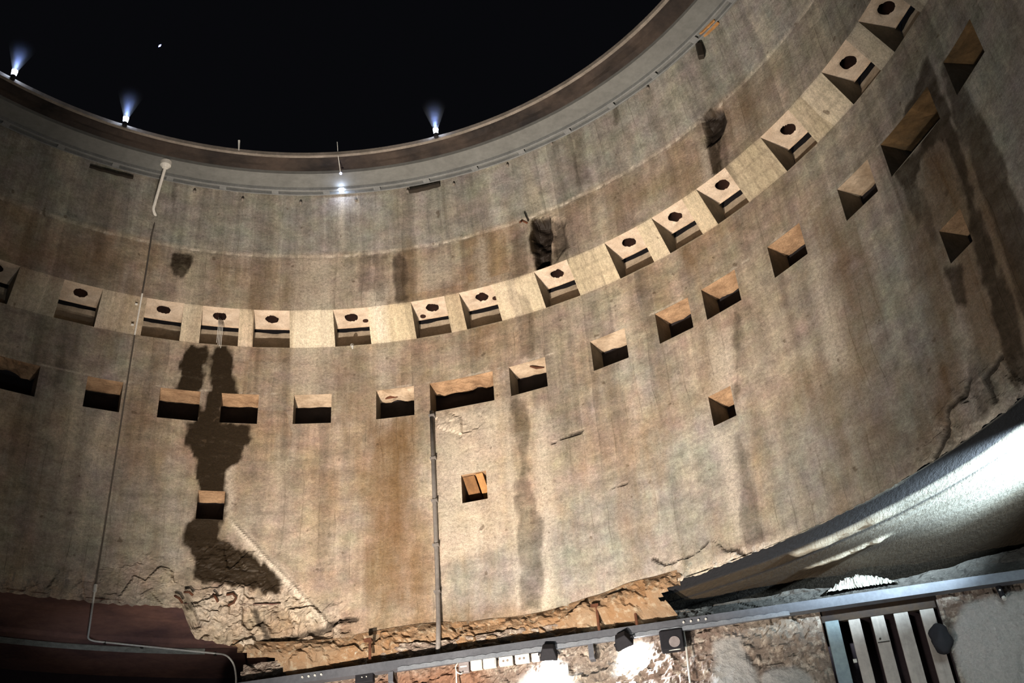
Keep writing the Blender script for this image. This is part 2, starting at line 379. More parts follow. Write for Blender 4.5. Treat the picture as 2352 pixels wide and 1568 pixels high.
CRACKS = [([(38.08, 0.7244), (39.01, 0.7021), (40.12, 0.6955), (40.89, 0.6812)],.018), ([(31.43, 0.7288), (32.68, 0.7098), (34.13, 0.7122), (36.04, 0.7132), (37.36, 0.7248)],.010), ([(28.29, 0.8786), (29.79, 0.8788)],.012), ([(63.61, 0.7025), (61.95, 0.6837)],.03), ([(67.58, 0.7515), (66.69, 0.7368), (64.88, 0.7347), (63.61, 0.7025)],.026), ([(21.8, 1.0026), (23.62, 1.0089), (25.69, 1.0114)],.012), ([(7.07, 0.6921), (3.47, 0.6931), (0.34, 0.6927)],.012), ([(-3.0, 0.715), (-1.2,.722), (-.2,.722)],.04), ([(-9.5, 0.69), (-7,.695), (-4.5,.702), (-2.6,.712)],.035), ([(-10.5,.745),(-9.8,.72),(-9.2,.70),(-8.6,.68)],.035), ([(71.06, 0.7473), (69.17, 0.7344), (69.24, 0.7003)],.03)]

# ------------------------------------------------------------------ materials in use
M_WALL = shuttered_concrete()
M_NICHE = plain('niche_concrete', (.26, .235, .19), (.17, .15, .12), 5, .9)
M_NICHE_TOP = plain('pinkish_niche_plaster', (.64, .50, .36), (.36, .26, .17), 4.5, .9, bump=.6, dist=.015)
M_NICHE_ORANGE = plain('orange_niche_plaster', (.56, .36, .21), (.30, .18, .10), 4.5, .9, bump=.9, dist=.03)
M_NICHE_BACK = plain('pale_niche_back', (.50, .41, .31), (.36, .30, .22), 6, .9)
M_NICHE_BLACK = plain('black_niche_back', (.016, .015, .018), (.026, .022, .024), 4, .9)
M_NICHE_PALE = plain('pale_pink_niche_plaster', (.78, .64, .50), (.58, .45, .33), 7, .9, bump=.7, dist=.02)
M_NICHE_DARK = plain('sooty_niche_plaster', (.09, .06, .03), (.24, .14, .06), 4, .9, bump=.6, dist=.015)
M_HOLE = plain('dark_duct', (.05, .02, .012), (.02, .009, .006), 8, .9)
M_GREY = plain('grey_painted_plate', (.185, .19, .18), (.155, .158, .150), 1.5, .7, bump=.15)
M_BROWN = plain('rusty_brown_rim', (.062, .046, .037), (.014, .012, .012), 1.7, .85, bump=.5, dist=.02)
M_LIP = plain('pale_rim_edge', (.28, .245, .21), (.17, .15, .125), 6, .8)
M_TRAY = plain('galvanised_tray', (.30, .31, .31), (.22, .23, .23), 6, .5, .3)
M_BEAM = plain('galvanised_steel', (.155, .165, .19), (.115, .125, .145), 3, .5, .25, bump=.1)
M_LIPB = plain('bright_galvanised_lip', (.30, .33, .37), (.23, .26, .30), 6, .45, .3)
M_IRON = plain('black_iron', (.03, .026, .022), (.05, .04, .03), 8, .6, .3)
M_RUST = plain('rusty_iron', (.16, .06, .03), (.08, .035, .02), 12, .85)
M_WHITE = plain('white_paint', (.72, .72, .68), (.60, .60, .56), 6, .5, bump=.05)
M_CABLE = plain('dark_cable', (.11, .095, .08), (.15, .13, .11), 8, .6)
M_PIPE = plain('grey_conduit_paint', (.25, .23, .21), (.185, .17, .16), 4, .6, .1)
M_SOCK = plain('white_plastic', (.80, .78, .72), (.74, .72, .66), 5, .35, bump=.02)
M_SOCKDOT = plain('socket_contacts', (.22, .18, .15), (.28, .24, .2), 5, .6)
M_JBOX = plain('grey_junction_plastic', (.30, .27, .27), (.24, .21, .21), 6, .5)
M_PLANK = plain('weathered_pale_board', (.50, .46, .42), (.36, .33, .30), 2, .8, stretch=(6, 6, .5))
M_POST = plain('blue_grey_post', (.26, .34, .36), (.20, .26, .30), 3, .7)
M_WOOD_DARK = plain('brown_timber', (.26, .13, .05), (.15, .075, .03), 5, .8, stretch=(3, 3, .4))
M_WOOD = plain('orange_timber', (.52, .27, .10), (.34, .17, .06), 5, .8, stretch=(3, 3, .4))
M_BLACK = plain('black_housing', (.012, .012, .016), (.02, .02, .025), 6, .8)
M_DARK_STONE = plain('dark_stone', (.05, .032, .034), (.04, .026, .030), 2, .9, bump=.6, dist=.02)  # dark tone for the outer wall, floor and opening lining
M_LENS = emit('floodlight_lens', (.9, .96, 1), 30)
M_LED = emit('blue_led', (.35, .42, 1), 14)
M_LEDW = emit('cold_white_led', (.62, .74, 1), 60)
M_PALE = plain('cream_broken_stone', (.42, .41, .36), (.26, .26, .22), 14, .9, bump=.8, dist=.02)

# ------------------------------------------------------------------ niches of the round wall: (left azimuth, right azimuth)
ROW1 = [(-44.4, -40.0), (-35.01, -30.6), (-25.48, -21.15), (-18.92, -14.5), (-12.78, -8.45), (-3.08, 1.24), (6.73, 11.05), (12.96, 17.35),
        (22.89, 27.32), (32.52, 36.99), (39.14, 43.53), (45.63, 49.95), (55.37, 59.85), (65.33, 69.7), (71.95, 76.4)]
ROW2 = [(-39.7, -35.31), (-30.35, -26.55), (-22.54, -18.15), (-15.82, -11.65), (-7.67, -3.35), (1.83, 6.27), (8.15, 15.71), (17.7, 22.13),
        (27.75, 32.08), (35.96, 40.2), (41.95, 46.35), (50.74, 55.1), (60.43, 64.81), (66.76, 74.0), (76.64, 81.2)]
ROW3 = [(-17.32, -14.49), (11.37, 14.21), (40.33, 43.02), (69.6, 72.5)]
B1, T1, B2, T2, B3, T3 = 1.312, 1.3717, 1.1293, 1.1971, .9212, .98
RECTS = [(a, b, B1, T1) for a, b in ROW1]+[(a, b, B2, T2) for a, b in ROW2]+[(a, b, B3, T3) for a, b in ROW3]
def wall_R(z):
    return np.interp(z, [0, B1, T1, 1.507, 1.513, 1.68], [1, 1, .951, .9463, .9443, .915])
ZB = ([-70, -17.7, -17.2, -16.2, -12, -9, -6, -3, 0, 5, 20, 30, 35, 100], [.757, .749, .722, .697, .680, .664, .650, .648, .652, .66, .665, .670, .679, .682])

def field(az, z, name, soft, jag, seed):
    """how strongly a stain or painted streak of its own shape covers each point"""
    x = np.radians(az)*S; y = z*S; f = np.zeros(az.shape)
    nz = (fbm(x*4, y*2.2, 4, seed)-.5)*jag+(fbm(x*22, y*9, 3, seed+5)-.5)*jag*.5
    for wgt, poly in POLY[name]:
        pp = [(R_(a)*S, b*S) for a, b in poly]
        xs = [q[0] for q in pp]; ys = [q[1] for q in pp]
        m = (x > min(xs)-.6) & (x < max(xs)+.6) & (y > min(ys)-.6) & (y < max(ys)+.6)
        if not m.any(): continue
        d = sdf(x[m], y[m], pp)+nz[m]
        f[m] = np.maximum(f[m], wgt*sstep(-soft, soft, d))
    return f

def round_wall(name, a0, a1, da, dz, rects, detail=True):
    az = set(np.round(np.arange(a0, a1+1e-6, da), 4)); zz = set(np.round(np.arange(.60, 1.6801, dz), 4)) | {1.507, 1.513, B1, T1}
    keep = {x for r in rects for x in r[:2]}; keepz = {B1, T1, B2, T2, B3, T3, 1.507, 1.513}
    az = np.array(sorted({a for a in az if all(abs(a-k) > da*.5 for k in keep)} | keep))
    zz = np.array(sorted({a for a in zz if all(abs(a-k) > dz*.5 for k in keepz)} | keepz))
    A, Zn = np.meshgrid(az, zz, indexing='ij')
    zb = np.interp(A, *ZB)
    if detail:
        rub = sstep(-18, -16.5, A)*(1-sstep(34, 37, A))
        zb = zb+(fbm(A*.9, A*0, 4, 2)-.5)*.022*rub+(fbm(A*2.2, A*0, 3, 6)-.5)*.006
    Z = np.where(Zn < .84, zb+(Zn-.60)/.24*(.84-zb), Zn)
    R = wall_R(Z)
    x = np.radians(A)*S; y = Z*S
    at = {}
    if detail:
        for nm, soft, jag, sd in (('wet', .022, .16, 1), ('rust', .22, .3, 2), ('pale', .07, .10, 3), ('grey', .25, .35, 4), ('rough', .10, .25, 5), ('pit', .03, .08, 6)):
            at[nm] = field(A, Z, nm, soft, jag, sd)
        # drips of lime under the pour joint and ragged pour joints
        j = np.exp(-((Z-1.509-(fbm(A*.8, A*0, 3, 9)-.5)*.010)/.0022)**2)*sstep(.42, .62, fbm(A*1.6, A*0+3, 3, 8))
        j2 = np.exp(-((Z-1.2)/.0018)**2)*sstep(.5, .65, fbm(A*.7, A*0+9, 3, 12))*.5
        at['pale'] = np.maximum(at['pale'], np.maximum(j*.85, j2))
        dark = np.zeros(A.shape)
        for ln, wd in CRACKS:
            pp = [(R_(a)*S, b*S) for a, b in ln]
            xs = [q[0] for q in pp]; ys = [q[1] for q in pp]
            m = (x > min(xs)-.1) & (x < max(xs)+.1) & (y > min(ys)-.1) & (y < max(ys)+.1)
            d = np.full(m.sum(), 9.)
            for i in range(len(pp)-1):
                (ax, ay), (bx, by) = pp[i], pp[i+1]; ex, ey = bx-ax, by-ay
                t = np.clip(((x[m]-ax)*ex+(y[m]-ay)*ey)/(ex*ex+ey*ey), 0, 1)
                d = np.minimum(d, np.hypot(x[m]-ax-ex*t, y[m]-ay-ey*t))
            d = d+(fbm(x[m]*14, y[m]*14, 3, 14)-.5)*.03
            dark[m] = np.maximum(dark[m], 1-sstep(wd*.4, wd, d))
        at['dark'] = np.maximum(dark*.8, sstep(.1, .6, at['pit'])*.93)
        bandm = sstep(B1-.0005, B1+.0005, Z)*(1-sstep(T1-.0005, T1+.0005, Z))
        amp = np.interp(A, [-60, -40, -30, -12, -8, 3, 6, 12, 18, 28, 40, 46, 50, 66, 72, 90], [.1, .3, .35, .4, 1, 1, .95, .6, .6, .95, .8, .7, .75, .65, .3, .1])
        at['band'] = bandm*amp
        blk = bandm*(((A > 49.9) & (A < 55.4)) | ((A > 59.8) & (A < 65.4)) | ((A > 27.3) & (A < 32.5)))
        rowk = np.floor((Z-B1)/.0199); hl = np.abs((Z-B1)/.0199-np.round((Z-B1)/.0199)) < .16; vl = np.abs((A/1.25+rowk*.5) % 1-.5) < .09
        at['dark'] = np.maximum(at['dark'], blk*(hl | vl)*.2)
        edge = np.ones(A.shape)
        for r in rects:
            dx = np.maximum(np.maximum(r[0]-A, A-r[1]), 0)*.0873; dy = np.maximum(np.maximum(r[2]-Z, Z-r[3]), 0)*S
            edge = np.minimum(edge, sstep(0, .10, np.hypot(dx, dy)))
        cv, cd, ce = cells(x*5, y*5, 1); cv2, _, ce2 = cells(x*13, y*13, 4)
        roughd = (cv-.45)*.019+(cv2-.5)*.008+(fbm(x*18, y*18, 3, 7)-.5)*.008
        ro = at['rough']
        R = R+edge*((fbm(x*1.3, y*1.3, 4, 3)-.5)*.0035+(fbm(x*9, y*9, 3, 4)-.5)*.0008)
        R = R-roughd*ro*edge
        R = R+at['pit']*(.022+(fbm(x*9, y*9, 3, 5)-.5)*.03)+dark*.004
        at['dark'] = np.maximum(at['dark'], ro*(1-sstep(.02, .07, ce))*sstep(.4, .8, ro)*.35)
        at['pale'] = np.maximum(at['pale'], sstep(.6, 1, ro)*(.15+.6*cv)*(1-at['wet']))
        ridge = sstep(0, .05, .035-np.abs(.675*(y-4.5925)+.737*(x+1.184)+(fbm(y*3, y*0, 3, 4)-.5)*.04))*sstep(-13.7, -13.3, A)*(1-sstep(-3.4, -2.4, A))
        R = R-ridge*.004; at['pale'] = np.maximum(at['pale'], ridge)
        # thin ridge left standing where the plaster face broke off
        Z = Z+np.where(Zn < .84, (fbm(x*8, y*8, 2, 9)-.5)*.004*edge*ro, 0)
    X = S*R*np.sin(np.radians(A)); Y = S*R*np.cos(np.radians(A)); Zw = Z0+S*Z
    V = np.stack([X, Y, Zw], -1).reshape(-1, 3); n, m_ = A.shape
    F = []
    rz = [[(zz[j]+zz[j+1])/2 for j in range(m_-1)]]
    for i in range(n-1):
        am = (az[i]+az[i+1])/2; act = [r for r in rects if r[0] < am < r[1]]
        for j in range(m_-1):
            zm = rz[0][j]
            if any(r[2] < zm < r[3] for r in act): continue
            F.append((i*m_+j, i*m_+j+1, (i+1)*m_+j+1, (i+1)*m_+j))
    uv = np.stack([x.ravel(), (Z0+S*Z).ravel()], -1)
    o = mesh_obj(name, V.tolist(), F, M_WALL, None, False, uv, {k: v.ravel() for k, v in at.items()})
    tag(o, kind='structure'); return o
round_wall('wall_far', -60, 94, .2, .004, RECTS)
round_wall('wall_near', 94, 300, 3, .06, [], False)

# ------------------------------------------------------------------ niches
def grid_patch(mb, f, nu, nv):
    vs = [f(i/nu, j/nv) for i in range(nu+1) for j in range(nv+1)]
    fs = [(i*(nv+1)+j, i*(nv+1)+j+1, (i+1)*(nv+1)+j+1, (i+1)*(nv+1)+j) for i in range(nu) for j in range(nv)]
    mb.add(vs, fs)
def niche(a0, a1, b, t, depth, label, group, top_mat, hole=False, rag=.0):
    am = (a0+a1)/2; row1 = b == B1; Rt = .951 if row1 else 1.0; Rb = depth
    root = empty('wall_niche', P(am, 1.0, b), label, 'niche', group)
    mb = MB(); L = lambda p, q, x: p+(q-p)*x
    seed = int(abs(a0)*10)+int(b*100)
    nz = lambda x, y: (float(fbm(np.array([x]), np.array([y]), 3, seed)[0])-.5)
    grid_patch(mb, lambda u, v: P(L(a0, a1, u), Rb+nz(u*3, v*3)*.006, L(b-.001, t+.014 if row1 else t+.004, v)), 8, 6) if False else None
    for a in (a0, a1):
        vs = [P(a, 1.0, b), P(a, Rb, b-.001), P(a, Rb, t+(.014 if row1 else .004)), P(a, Rb-.010, t+(.014 if row1 else .004)), P(a, Rt, t)]
        mb.add(vs, [(0, 1, 2, 3, 4)])
    mb.add([P(a0, 1, b), P(a1, 1, b), P(a1, Rb, b-.001), P(a0, Rb, b-.001)], [(0, 1, 2, 3)])             # sill
    side = mb.build('niche_lining', M_NICHE, root)
    mk = MB(); grid_patch(mk, lambda u, v: P(L(a0, a1, u), Rb+nz(u*3, v*3)*.006, L(b-.001, t-.0045+.0015*nz(u*5, 7) if row1 else t+.004, v)), 12, 6)
    if row1:
        mg = MB(); grid_patch(mg, lambda u, v: P(L(a0, a1, u), Rb+(.0 if v == 0 else .006), L(t-.0048+.0015*nz(u*5, 7), t+.015, v)), 12, 1); mg.build('joint_gap', M_NICHE_BLACK, root)
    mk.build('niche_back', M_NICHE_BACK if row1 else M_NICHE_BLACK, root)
    # ceiling, with the round duct opening where there is one
    mc = MB(); Rc = Rb-.0105 if row1 else Rb
    hw = (a1-a0)/2
    def rect(th):
        c, s = math.cos(th), math.sin(th); k = 1/max(abs(c), abs(s)); return am+c*k*hw, L(Rt, Rc, .5+s*k*.5)
    if hole:
        n = 48; h0 = (am+.12*nz(1, 2)*8, .983); ra, rr = .80, .0138; rings = []
        ths = [2*math.pi*i/n for i in range(n)]
        ths = sorted(set([round(x, 5) for x in ths]+[round(math.pi/4+k*math.pi/2, 5) for k in range(4)])); n = len(ths)
        for k, w_ in enumerate((0, .10, .35, .65, 1)):
            rg = []
            for th in ths:
                ea, er = rect(th); j = 1+nz(math.cos(th)*1.2+5, math.sin(th)*1.2)*.11
                ha, hr = h0[0]+math.cos(th)*ra*j, h0[1]+math.sin(th)*rr*j
                zz = t-(0 if k == 4 else nz(ea*1.5+k, er*40)*.006+.001*(1-w_))
                if k == 0: zz += .0015
                rg.append(P(L(ha, ea, w_), L(hr, er, w_), zz))
            rings.append(rg)
        vs = [q for rg in rings for q in rg]
        fs = [(k*n+i, k*n+(i+1) % n, (k+1)*n+(i+1) % n, (k+1)*n+i) for k in range(4) for i in range(n)]
        mc.add(vs, fs)
        md = MB(); up = Vector((0, 0, .16)); low = rings[0]
        vs = list(low)+[q+up for q in low]; fs = [(i, (i+1) % n, n+(i+1) % n, n+i) for i in range(n)]+[tuple(n+i for i in range(n))]
        md.add(vs, fs)
    else:
        grid_patch(mc, lambda u, v: P(L(a0, a1, u), L(Rt, Rc, v), t+(nz(u*4*(a1-a0)/4, v*2)*.012*rag*(v > 0)*(0 < u < 1))), 14, 6)
    if row1:   # lip and groove between ceiling and back wall
        grid_patch(mc, lambda u, v: P(L(a0, a1, u), Rc+.001*nz(u*6, 3), t-.0025+.018*v), 10, 1)
    ceil = mc.build('niche_ceiling', top_mat, root, smooth=hole)
    if hole: md.build('duct_opening', M_HOLE, ceil)
    return root
L1 = ['upper-row niche with a duct hole, cut off by the left edge of the photo',
 'upper-row niche standing alone left of the thin white conduit, deep shaded step inside',
 'upper-row niche touching the right side of the thin white conduit',
 'upper-row niche streaked with pale water drips, wide dark wet stain below it',
 'upper-row niche just left of the brightest pale board-marked panel',
 'upper-row niche with crumbled upper left corner and a small lime stub hanging below',
 'upper-row niche with a second small hole at the lower left of its duct hole',
 'upper-row niche with an orange rust streak running down below its sill',
 'upper-row niche directly under the black broken pit in the wall',
 'upper-row niche right of the wide pale panel, after the one under the black pit',
 'upper-row niche with a short rust-red streak below its right corner',
 'upper-row niche below the long dark stain in the upper right wall',
 'upper-row niche between two pale blockwork panels on the upper right',
 'upper-row niche high on the right, just beyond the upper blockwork panel',
 'upper-row niche at the top right, large black hole cut by the photo edge']
L2 = ['lower-row niche cut off by the left edge, crumbly ceiling and black back',
 'lower-row niche whose right edge touches the long thin conduit',
 'lower-row niche under the left arm of the forked wet stain',
 'lower-row niche under the right arm of the forked wet stain, orange ceiling',
 'lower-row niche with a pale smooth ceiling, right of the forked wet stain',
 'lower-row niche above the brown rust-stained strip of wall',
 'wide lower-row niche above the top of the vertical grey pipe',
 'lower-row niche with a cracked plaster ceiling, right of the wide niche',
 'lower-row niche with a smooth cream ceiling midway along the row',
 'lower-row niche with orange ceiling, lower left of a similar close neighbour',
 'lower-row niche with orange ceiling, upper right neighbour of its close twin',
 'lower-row niche with bright orange ceiling beside the grey bare wall',
 'lower-row niche with tan ceiling, just left of the wide stained cavity',
 'wide ragged cavity on the right, dark brown stain over its right half',
 'lower-row niche furthest to the top right, dim with a brown ceiling']
L3 = ['small low niche in the middle of the long wet stain at left',
 'small low niche holding orange timber offcuts, right of the vertical grey pipe',
 'small low niche with bright orange top, on the right below two rows',
 'small low niche in the stained strip near the right edge']
n1 = [niche(a, b, B1, T1, 1.028, lb, 'upper row of wall niches with duct holes', M_NICHE_PALE, True) for (a, b), lb in zip(ROW1, L1)]
n2 = []
for i, ((a, b), lb) in enumerate(zip(ROW2, L2)):
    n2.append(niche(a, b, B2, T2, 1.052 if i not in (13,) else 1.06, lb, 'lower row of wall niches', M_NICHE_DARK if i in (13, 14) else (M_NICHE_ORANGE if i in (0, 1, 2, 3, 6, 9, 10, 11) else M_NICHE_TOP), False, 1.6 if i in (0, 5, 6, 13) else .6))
for i, ((a, b), lb) in enumerate(zip(ROW3, L3)): niche(a, b, B3, T3, (1.052, 1.07, 1.06, 1.05)[i], lb, 'small low wall niches', M_NICHE_ORANGE, False, .4)

for k, a, Rr in ((6, 7.5, 1.006), (5, .55, .996), (7, 16.75, .996)):
    mb = MB(); q = P(a, Rr, T1-.0022); mb.tube([q, q+Vector((0, 0, .05))], .030, 14); mb.build('small_hole', M_HOLE, n1[k])
for k in range(4):
    a = -16.95+.17*k; mb = MB(); mb.tube([P(a, .984+.003*k, 1.370), P(a+.04, .990, 1.345), P(a+.02, .997, 1.315-.004*k)], [.003, .004, .002], 6); mb.build('water_drip', M_WHITE, n1[3], smooth=True)
for k, pts in ((7, [(20.0, 1.012), (20.5, 1.022), (21.3, 1.030)]), (5, [(2.6, 1.030), (3.2, 1.026), (4.0, 1.028)])):
    mb = MB(); mb.tube([P(a, Rr, T2-.0035) for a, Rr in pts], [.006, .016, .005], 6); mb.build('dark_gash', M_RUST, n2[k])
tag(MB().tube([P(-1.05, .999, 1.3125), P(-.98, .994, 1.306), P(-.95, .994, 1.300)], [.022, .014, .005], 8).build('lime_drip', M_WHITE), 'small pale lime drip hanging from the sill of the niche with crumbled corner', 'drip')

# timber in the second small low niche
for k, (u0, u1, mat, lb) in enumerate(((11.42, 12.75, M_WOOD_DARK, 'broad brown timber offcut wedged in the small low niche'), (12.95, 13.75, M_WOOD, 'narrow bright orange timber strip beside the broad offcut in the small low niche'))):
    mb = MB(); lean = .55
    R0, R1 = (1.006, 1.045) if k == 0 else (1.002, 1.035)
    c = [P(u0, R0, .9785), P(u1, R0, .9785), P(u1, R0+.012, .9785), P(u0, R0+.012, .9785),
         P(u0+lean, R1, .9225), P(u1+lean*.9, R1, .9225), P(u1+lean*.9, R1+.012, .9225), P(u0+lean, R1+.012, .9225)]
    mb.add(c, [(0, 1, 2, 3), (4, 7, 6, 5), (0, 4, 5, 1), (1, 5, 6, 2), (2, 6, 7, 3), (3, 7, 4, 0)])
    tag(mb.build('timber_offcut', mat, bevel=.004), lb, 'timber', 'timber offcuts in the low niche')

# ------------------------------------------------------------------ ceiling ring and rim of the opening
def st(o): return tag(o, kind='structure')
st(MB().ring([(.850, 1.660), (.96, 1.660), (.96, 1.72), (.850, 1.72)], -180, 180, 2).build('ceiling', M_GREY, smooth=False))
mb = MB(); azs = np.arange(-180, 180.5, 1.0); prof = [(.850, 1.668), (.838, 1.669), (.826, 1.666), (.814, 1.668), (.806, 1.667)]
vs = []
for a in azs:
    for q, (Rr, z) in enumerate(prof):
        w_ = (float(fbm(np.array([a*.3 % 108]), np.array([q*.9]), 3, 4)[0])-.5)
        vs.append(P(a, Rr, z+w_*.012*(0 < q < 4)))
m = len(prof); mb.add(vs, [(i*m+j, i*m+j+1, (i+1)*m+j+1, (i+1)*m+j) for i in range(len(azs)-1) for j in range(m-1)])
st(mb.build('trim_1', M_BROWN))
st(MB().ring([(.7995, 1.6655), (.8065, 1.6655), (.8065, 1.674), (.7995, 1.674)], -180, 180, 2).build('trim_2', M_LIP))

# cable tray hanging under the ring
tray = empty('cable_tray', P(10, .90, 1.65), 'narrow curved grey cable tray with slots running round the top of the wall', 'cable tray')
for a_, b_ in ((.8930, .8965), (.9075, .9100)):
    MB().ring([(a_, 1.6525), (b_, 1.6525), (b_, 1.6595), (a_, 1.6595)], -62, 94, 1).build('side_rail', M_TRAY, tray)
for k in range(-5, 12):
    a = -18.0+7.0*(k+1) if k >= -1 else -18.0+7.0*(k+1)
    MB().ring([(.8965, 1.6535), (.9075, 1.6535), (.9075, 1.656), (.8965, 1.656)], a-.45, a+.45, .45).build('cross_plate', M_TRAY, tray)

# little fixing bolts under the tray
LB = ['left of all the others', 'near the thin white conduit', 'below the tray left of the blue light', 'below the blue light', 'beside the left end of the iron bar', 'right of the iron bar', 'above the black broken pit', 'above the long dark strip', 'high on the right wall']
for a, z, w_ in zip((-21.6, -15.3, -7.6, -.1, 7.1, 13.6, 21.4, 28.1, 43.2), (1.645, 1.6405, 1.6395, 1.641, 1.648, 1.641, 1.6475, 1.656, 1.652), LB):
    R0 = float(wall_R(z)); n_ = P(a, 1, 0)-P(a, 0, 0); n_.normalize()
    mb = MB(); p = P(a, R0-.0018, z)
    mb.tube([p+n_*.03, p-n_*.012, p-n_*.022], [.016, .016, .009], 8)
    tag(mb.build('wall_bolt', M_LIP, smooth=False), 'small pale fixing stud under the curved tray, '+w_, 'stud', 'fixing studs under the tray')

# iron pieces near the tray
def wall_bar(a0, a1, z0, z1, h, name, mat, label, out=.006):
    mb = MB(); n = 8
    vs = []
    for i in range(n+1):
        a = a0+(a1-a0)*i/n; z = z0+(z1-z0)*i/n; Rw = float(wall_R(z)); e = 1 if 0 < i < n else .6
        j = .0006*math.sin(i*2.3)
        vs += [P(a, Rw+.004, z-h*e+j), P(a, Rw-out, z-h*e+j), P(a, Rw-out, z+h*e+j), P(a, Rw+.004, z+h*e+j)]
    fs = [(i*4+j, i*4+(j+1) % 4, (i+1)*4+(j+1) % 4, (i+1)*4+j) for i in range(n) for j in range(4)]+[(0, 1, 2, 3), (n*4+3, n*4+2, n*4+1, n*4)]
    mb.add(vs, fs); return tag(mb.build(name, mat), label, 'bar' if 'iron' in name else 'timber')
wall_bar(-35.0, -29.5, 1.6435, 1.6465, .0018, 'iron_bar', M_IRON, 'long black iron strip on the upper wall left of the capped white conduit')
wall_bar(7.3, 11.7, 1.6445, 1.6475, .0026, 'iron_bar', M_IRON, 'short black iron bar on the upper wall below the tray in the middle', .010)
wall_bar(52.9, 55.5, 1.660, 1.657, .003, 'timber_wedge', M_WOOD, 'yellowish timber wedge stuck under the tray at the top right', .014)
mb = MB(); mb.box(P(51.9, .915, 1.632), TV*.03, NV*.03, Vector((0, 0, .09))); tag(mb.build('iron_bracket', M_IRON, bevel=.01), 'dark iron bracket under the tray beside the yellowish wedge', 'bracket')
mb = MB(); mb.tube([P(22.9, .94, 1.4925), P(22.6, .925, 1.4905), P(22.5, .917, 1.480)], .012, 8)
tag(mb.build('iron_stub', M_RUST), 'rusty iron stub poking from the top of the black broken pit', 'rod')

# ------------------------------------------------------------------ rim lights, wires, LEDs
for az, lb in ((-48.6, 'blue-white upward light on the rim nearest the left edge'), (-32.7, 'blue-white upward light on the rim above the capped white conduit'), (13.9, 'blue-white upward light on the rim right of the middle')):
    base = P(az, .7945, 1.672); root = empty('rim_spotlight', base, lb, 'spotlight', 'upward lights on the rim')
    ax = (Vector((0, 0, 1))-(P(az, 1, 0)-P(az, 0, 0)).normalized()*.10).normalized()
    mb = MB(); mb.tube([base-ax*.03, base+ax*.015], .024, 16); mb.build('housing', M_BLACK, root)
    mb = MB(); mb.tube([base+ax*.0155, base+ax*.075], [.022, .028], 16); mb.build('lens', M_LEDW, root)
    l = lamp('rim_spotlight_beam', 'SPOT', base+ax*.08, 30, (.32, .45, 1.0), base+ax*2, .008, 40, 1.0)
    mb = MB(); mb.tube([base+ax*.078, base+ax*.42], [.024, .14], 20); o = mb.build('lit_mist', None, None, smooth=True)
    k = bpy.data.materials.new('thin_mist'); k.use_nodes = True; nt = k.node_tree; nt.nodes.remove(nt.nodes['Principled BSDF'])
    vsn = nt.nodes.new('ShaderNodeVolumeScatter'); vsn.inputs['Color'].default_value = (.8, .88, 1, 1); gc = nt.nodes.new('ShaderNodeTexCoord'); sx = nt.nodes.new('ShaderNodeSeparateXYZ'); nt.links.new(gc.outputs['Generated'], sx.inputs[0])
    mr = nt.nodes.new('ShaderNodeMapRange'); mr.inputs[1].default_value = .0; mr.inputs[2].default_value = .95; mr.inputs[3].default_value = 1.0; mr.inputs[4].default_value = 0
    pw = nt.nodes.new('ShaderNodeMath'); pw.operation = 'POWER'; pw.inputs[1].default_value = 1.6; ml = nt.nodes.new('ShaderNodeMath'); ml.operation = 'MULTIPLY'; ml.inputs[1].default_value = 2.6
    nt.links.new(sx.outputs[2], mr.inputs[0]); nt.links.new(mr.outputs[0], pw.inputs[0]); nt.links.new(pw.outputs[0], ml.inputs[0]); nt.links.new(ml.outputs[0], vsn.inputs['Density'])
    nt.links.new(vsn.outputs[0], nt.nodes['Material Output'].inputs['Volume']); o.data.materials.append(k)
    tag(o, 'faint bluish plume of mist above the '+lb.replace('blue-white upward ', ''), 'mist', 'mist plumes above rim lights', 'stuff')
wire = tag(MB().tube([P(-1.6, .797, 1.70), P(-1.45, .803, 1.664), P(-1.36, .831, 1.640)], .004, 6).build('hanging_wire', M_WHITE), 'thin pale wire hanging over the rim to a tiny blue light', 'wire')
tag(MB().tube([P(-16.2, .800, 1.67), P(-16.3, .796, 1.695)], [.006, .012], 8).build('rim_stud', M_WHITE), 'tiny white stud on the rim left of the hanging wire', 'stud')
def led(p, r, lb, mat=M_LED):
    mb = MB(); mb.tube([p+Vector((0, 0, -r)), p+Vector((0, 0, -r*.6)), p, p+Vector((0, 0, r*.6)), p+Vector((0, 0, r))], [r*.3, r*.8, r, r*.8, r*.3], 12)
    return tag(mb.build('led_light', mat, smooth=True), lb, 'light')
led(P(-1.34, .8313, 1.641), .014, 'tiny blue light at the end of the hanging wire')
tag(MB().box(P(-1.86, .8945, 1.6515), Vector((.024, 0, 0)), Vector((0, .016, 0)), Vector((0, 0, .016))).build('led_light', M_LEDW), 'square blue-white light fixed on the curved tray', 'light')
lamp('tray_led_glow', 'POINT', P(-1.86, .893, 1.643), .10, (.5, .62, 1), None, .02)
cp = sc.camera.matrix_world; d_ = cp.to_3x3() @ Vector(((367-1176)/2551.3, (784-105)/2551.3, -1)); d_.normalize()
mb = MB(); sp = Vector((-26.5, 62.0, 70.0)); sp = cp.translation+d_*70
mb.tube([sp-Vector((.06, 0, .09)), sp, sp+Vector((.06, 0, .09))], [.012, .05, .012], 8)
tag(mb.build('star', M_LED, smooth=True), 'single tiny blue star in the black sky', 'star')

# capped white conduit stub from the ring to the wall
root = empty('capped_pipe', P(-26, .865, 1.655), 'white pipe stub with a round cap hanging from the ceiling ring above the conduit', 'pipe')
MB().tube([P(-25.95, .860, 1.6595), P(-25.95, .861, 1.650), P(-25.95, .862, 1.644)], [.058, .056, .030], 24).build('round_cap', M_SOCK, root)
MB().tube(arc([P(-25.95, .863, 1.646), P(-26.45, .925, 1.580), P(-25.9, .938, 1.573)], .05), .016, 10).build('pipe_stem', M_SOCK, root)

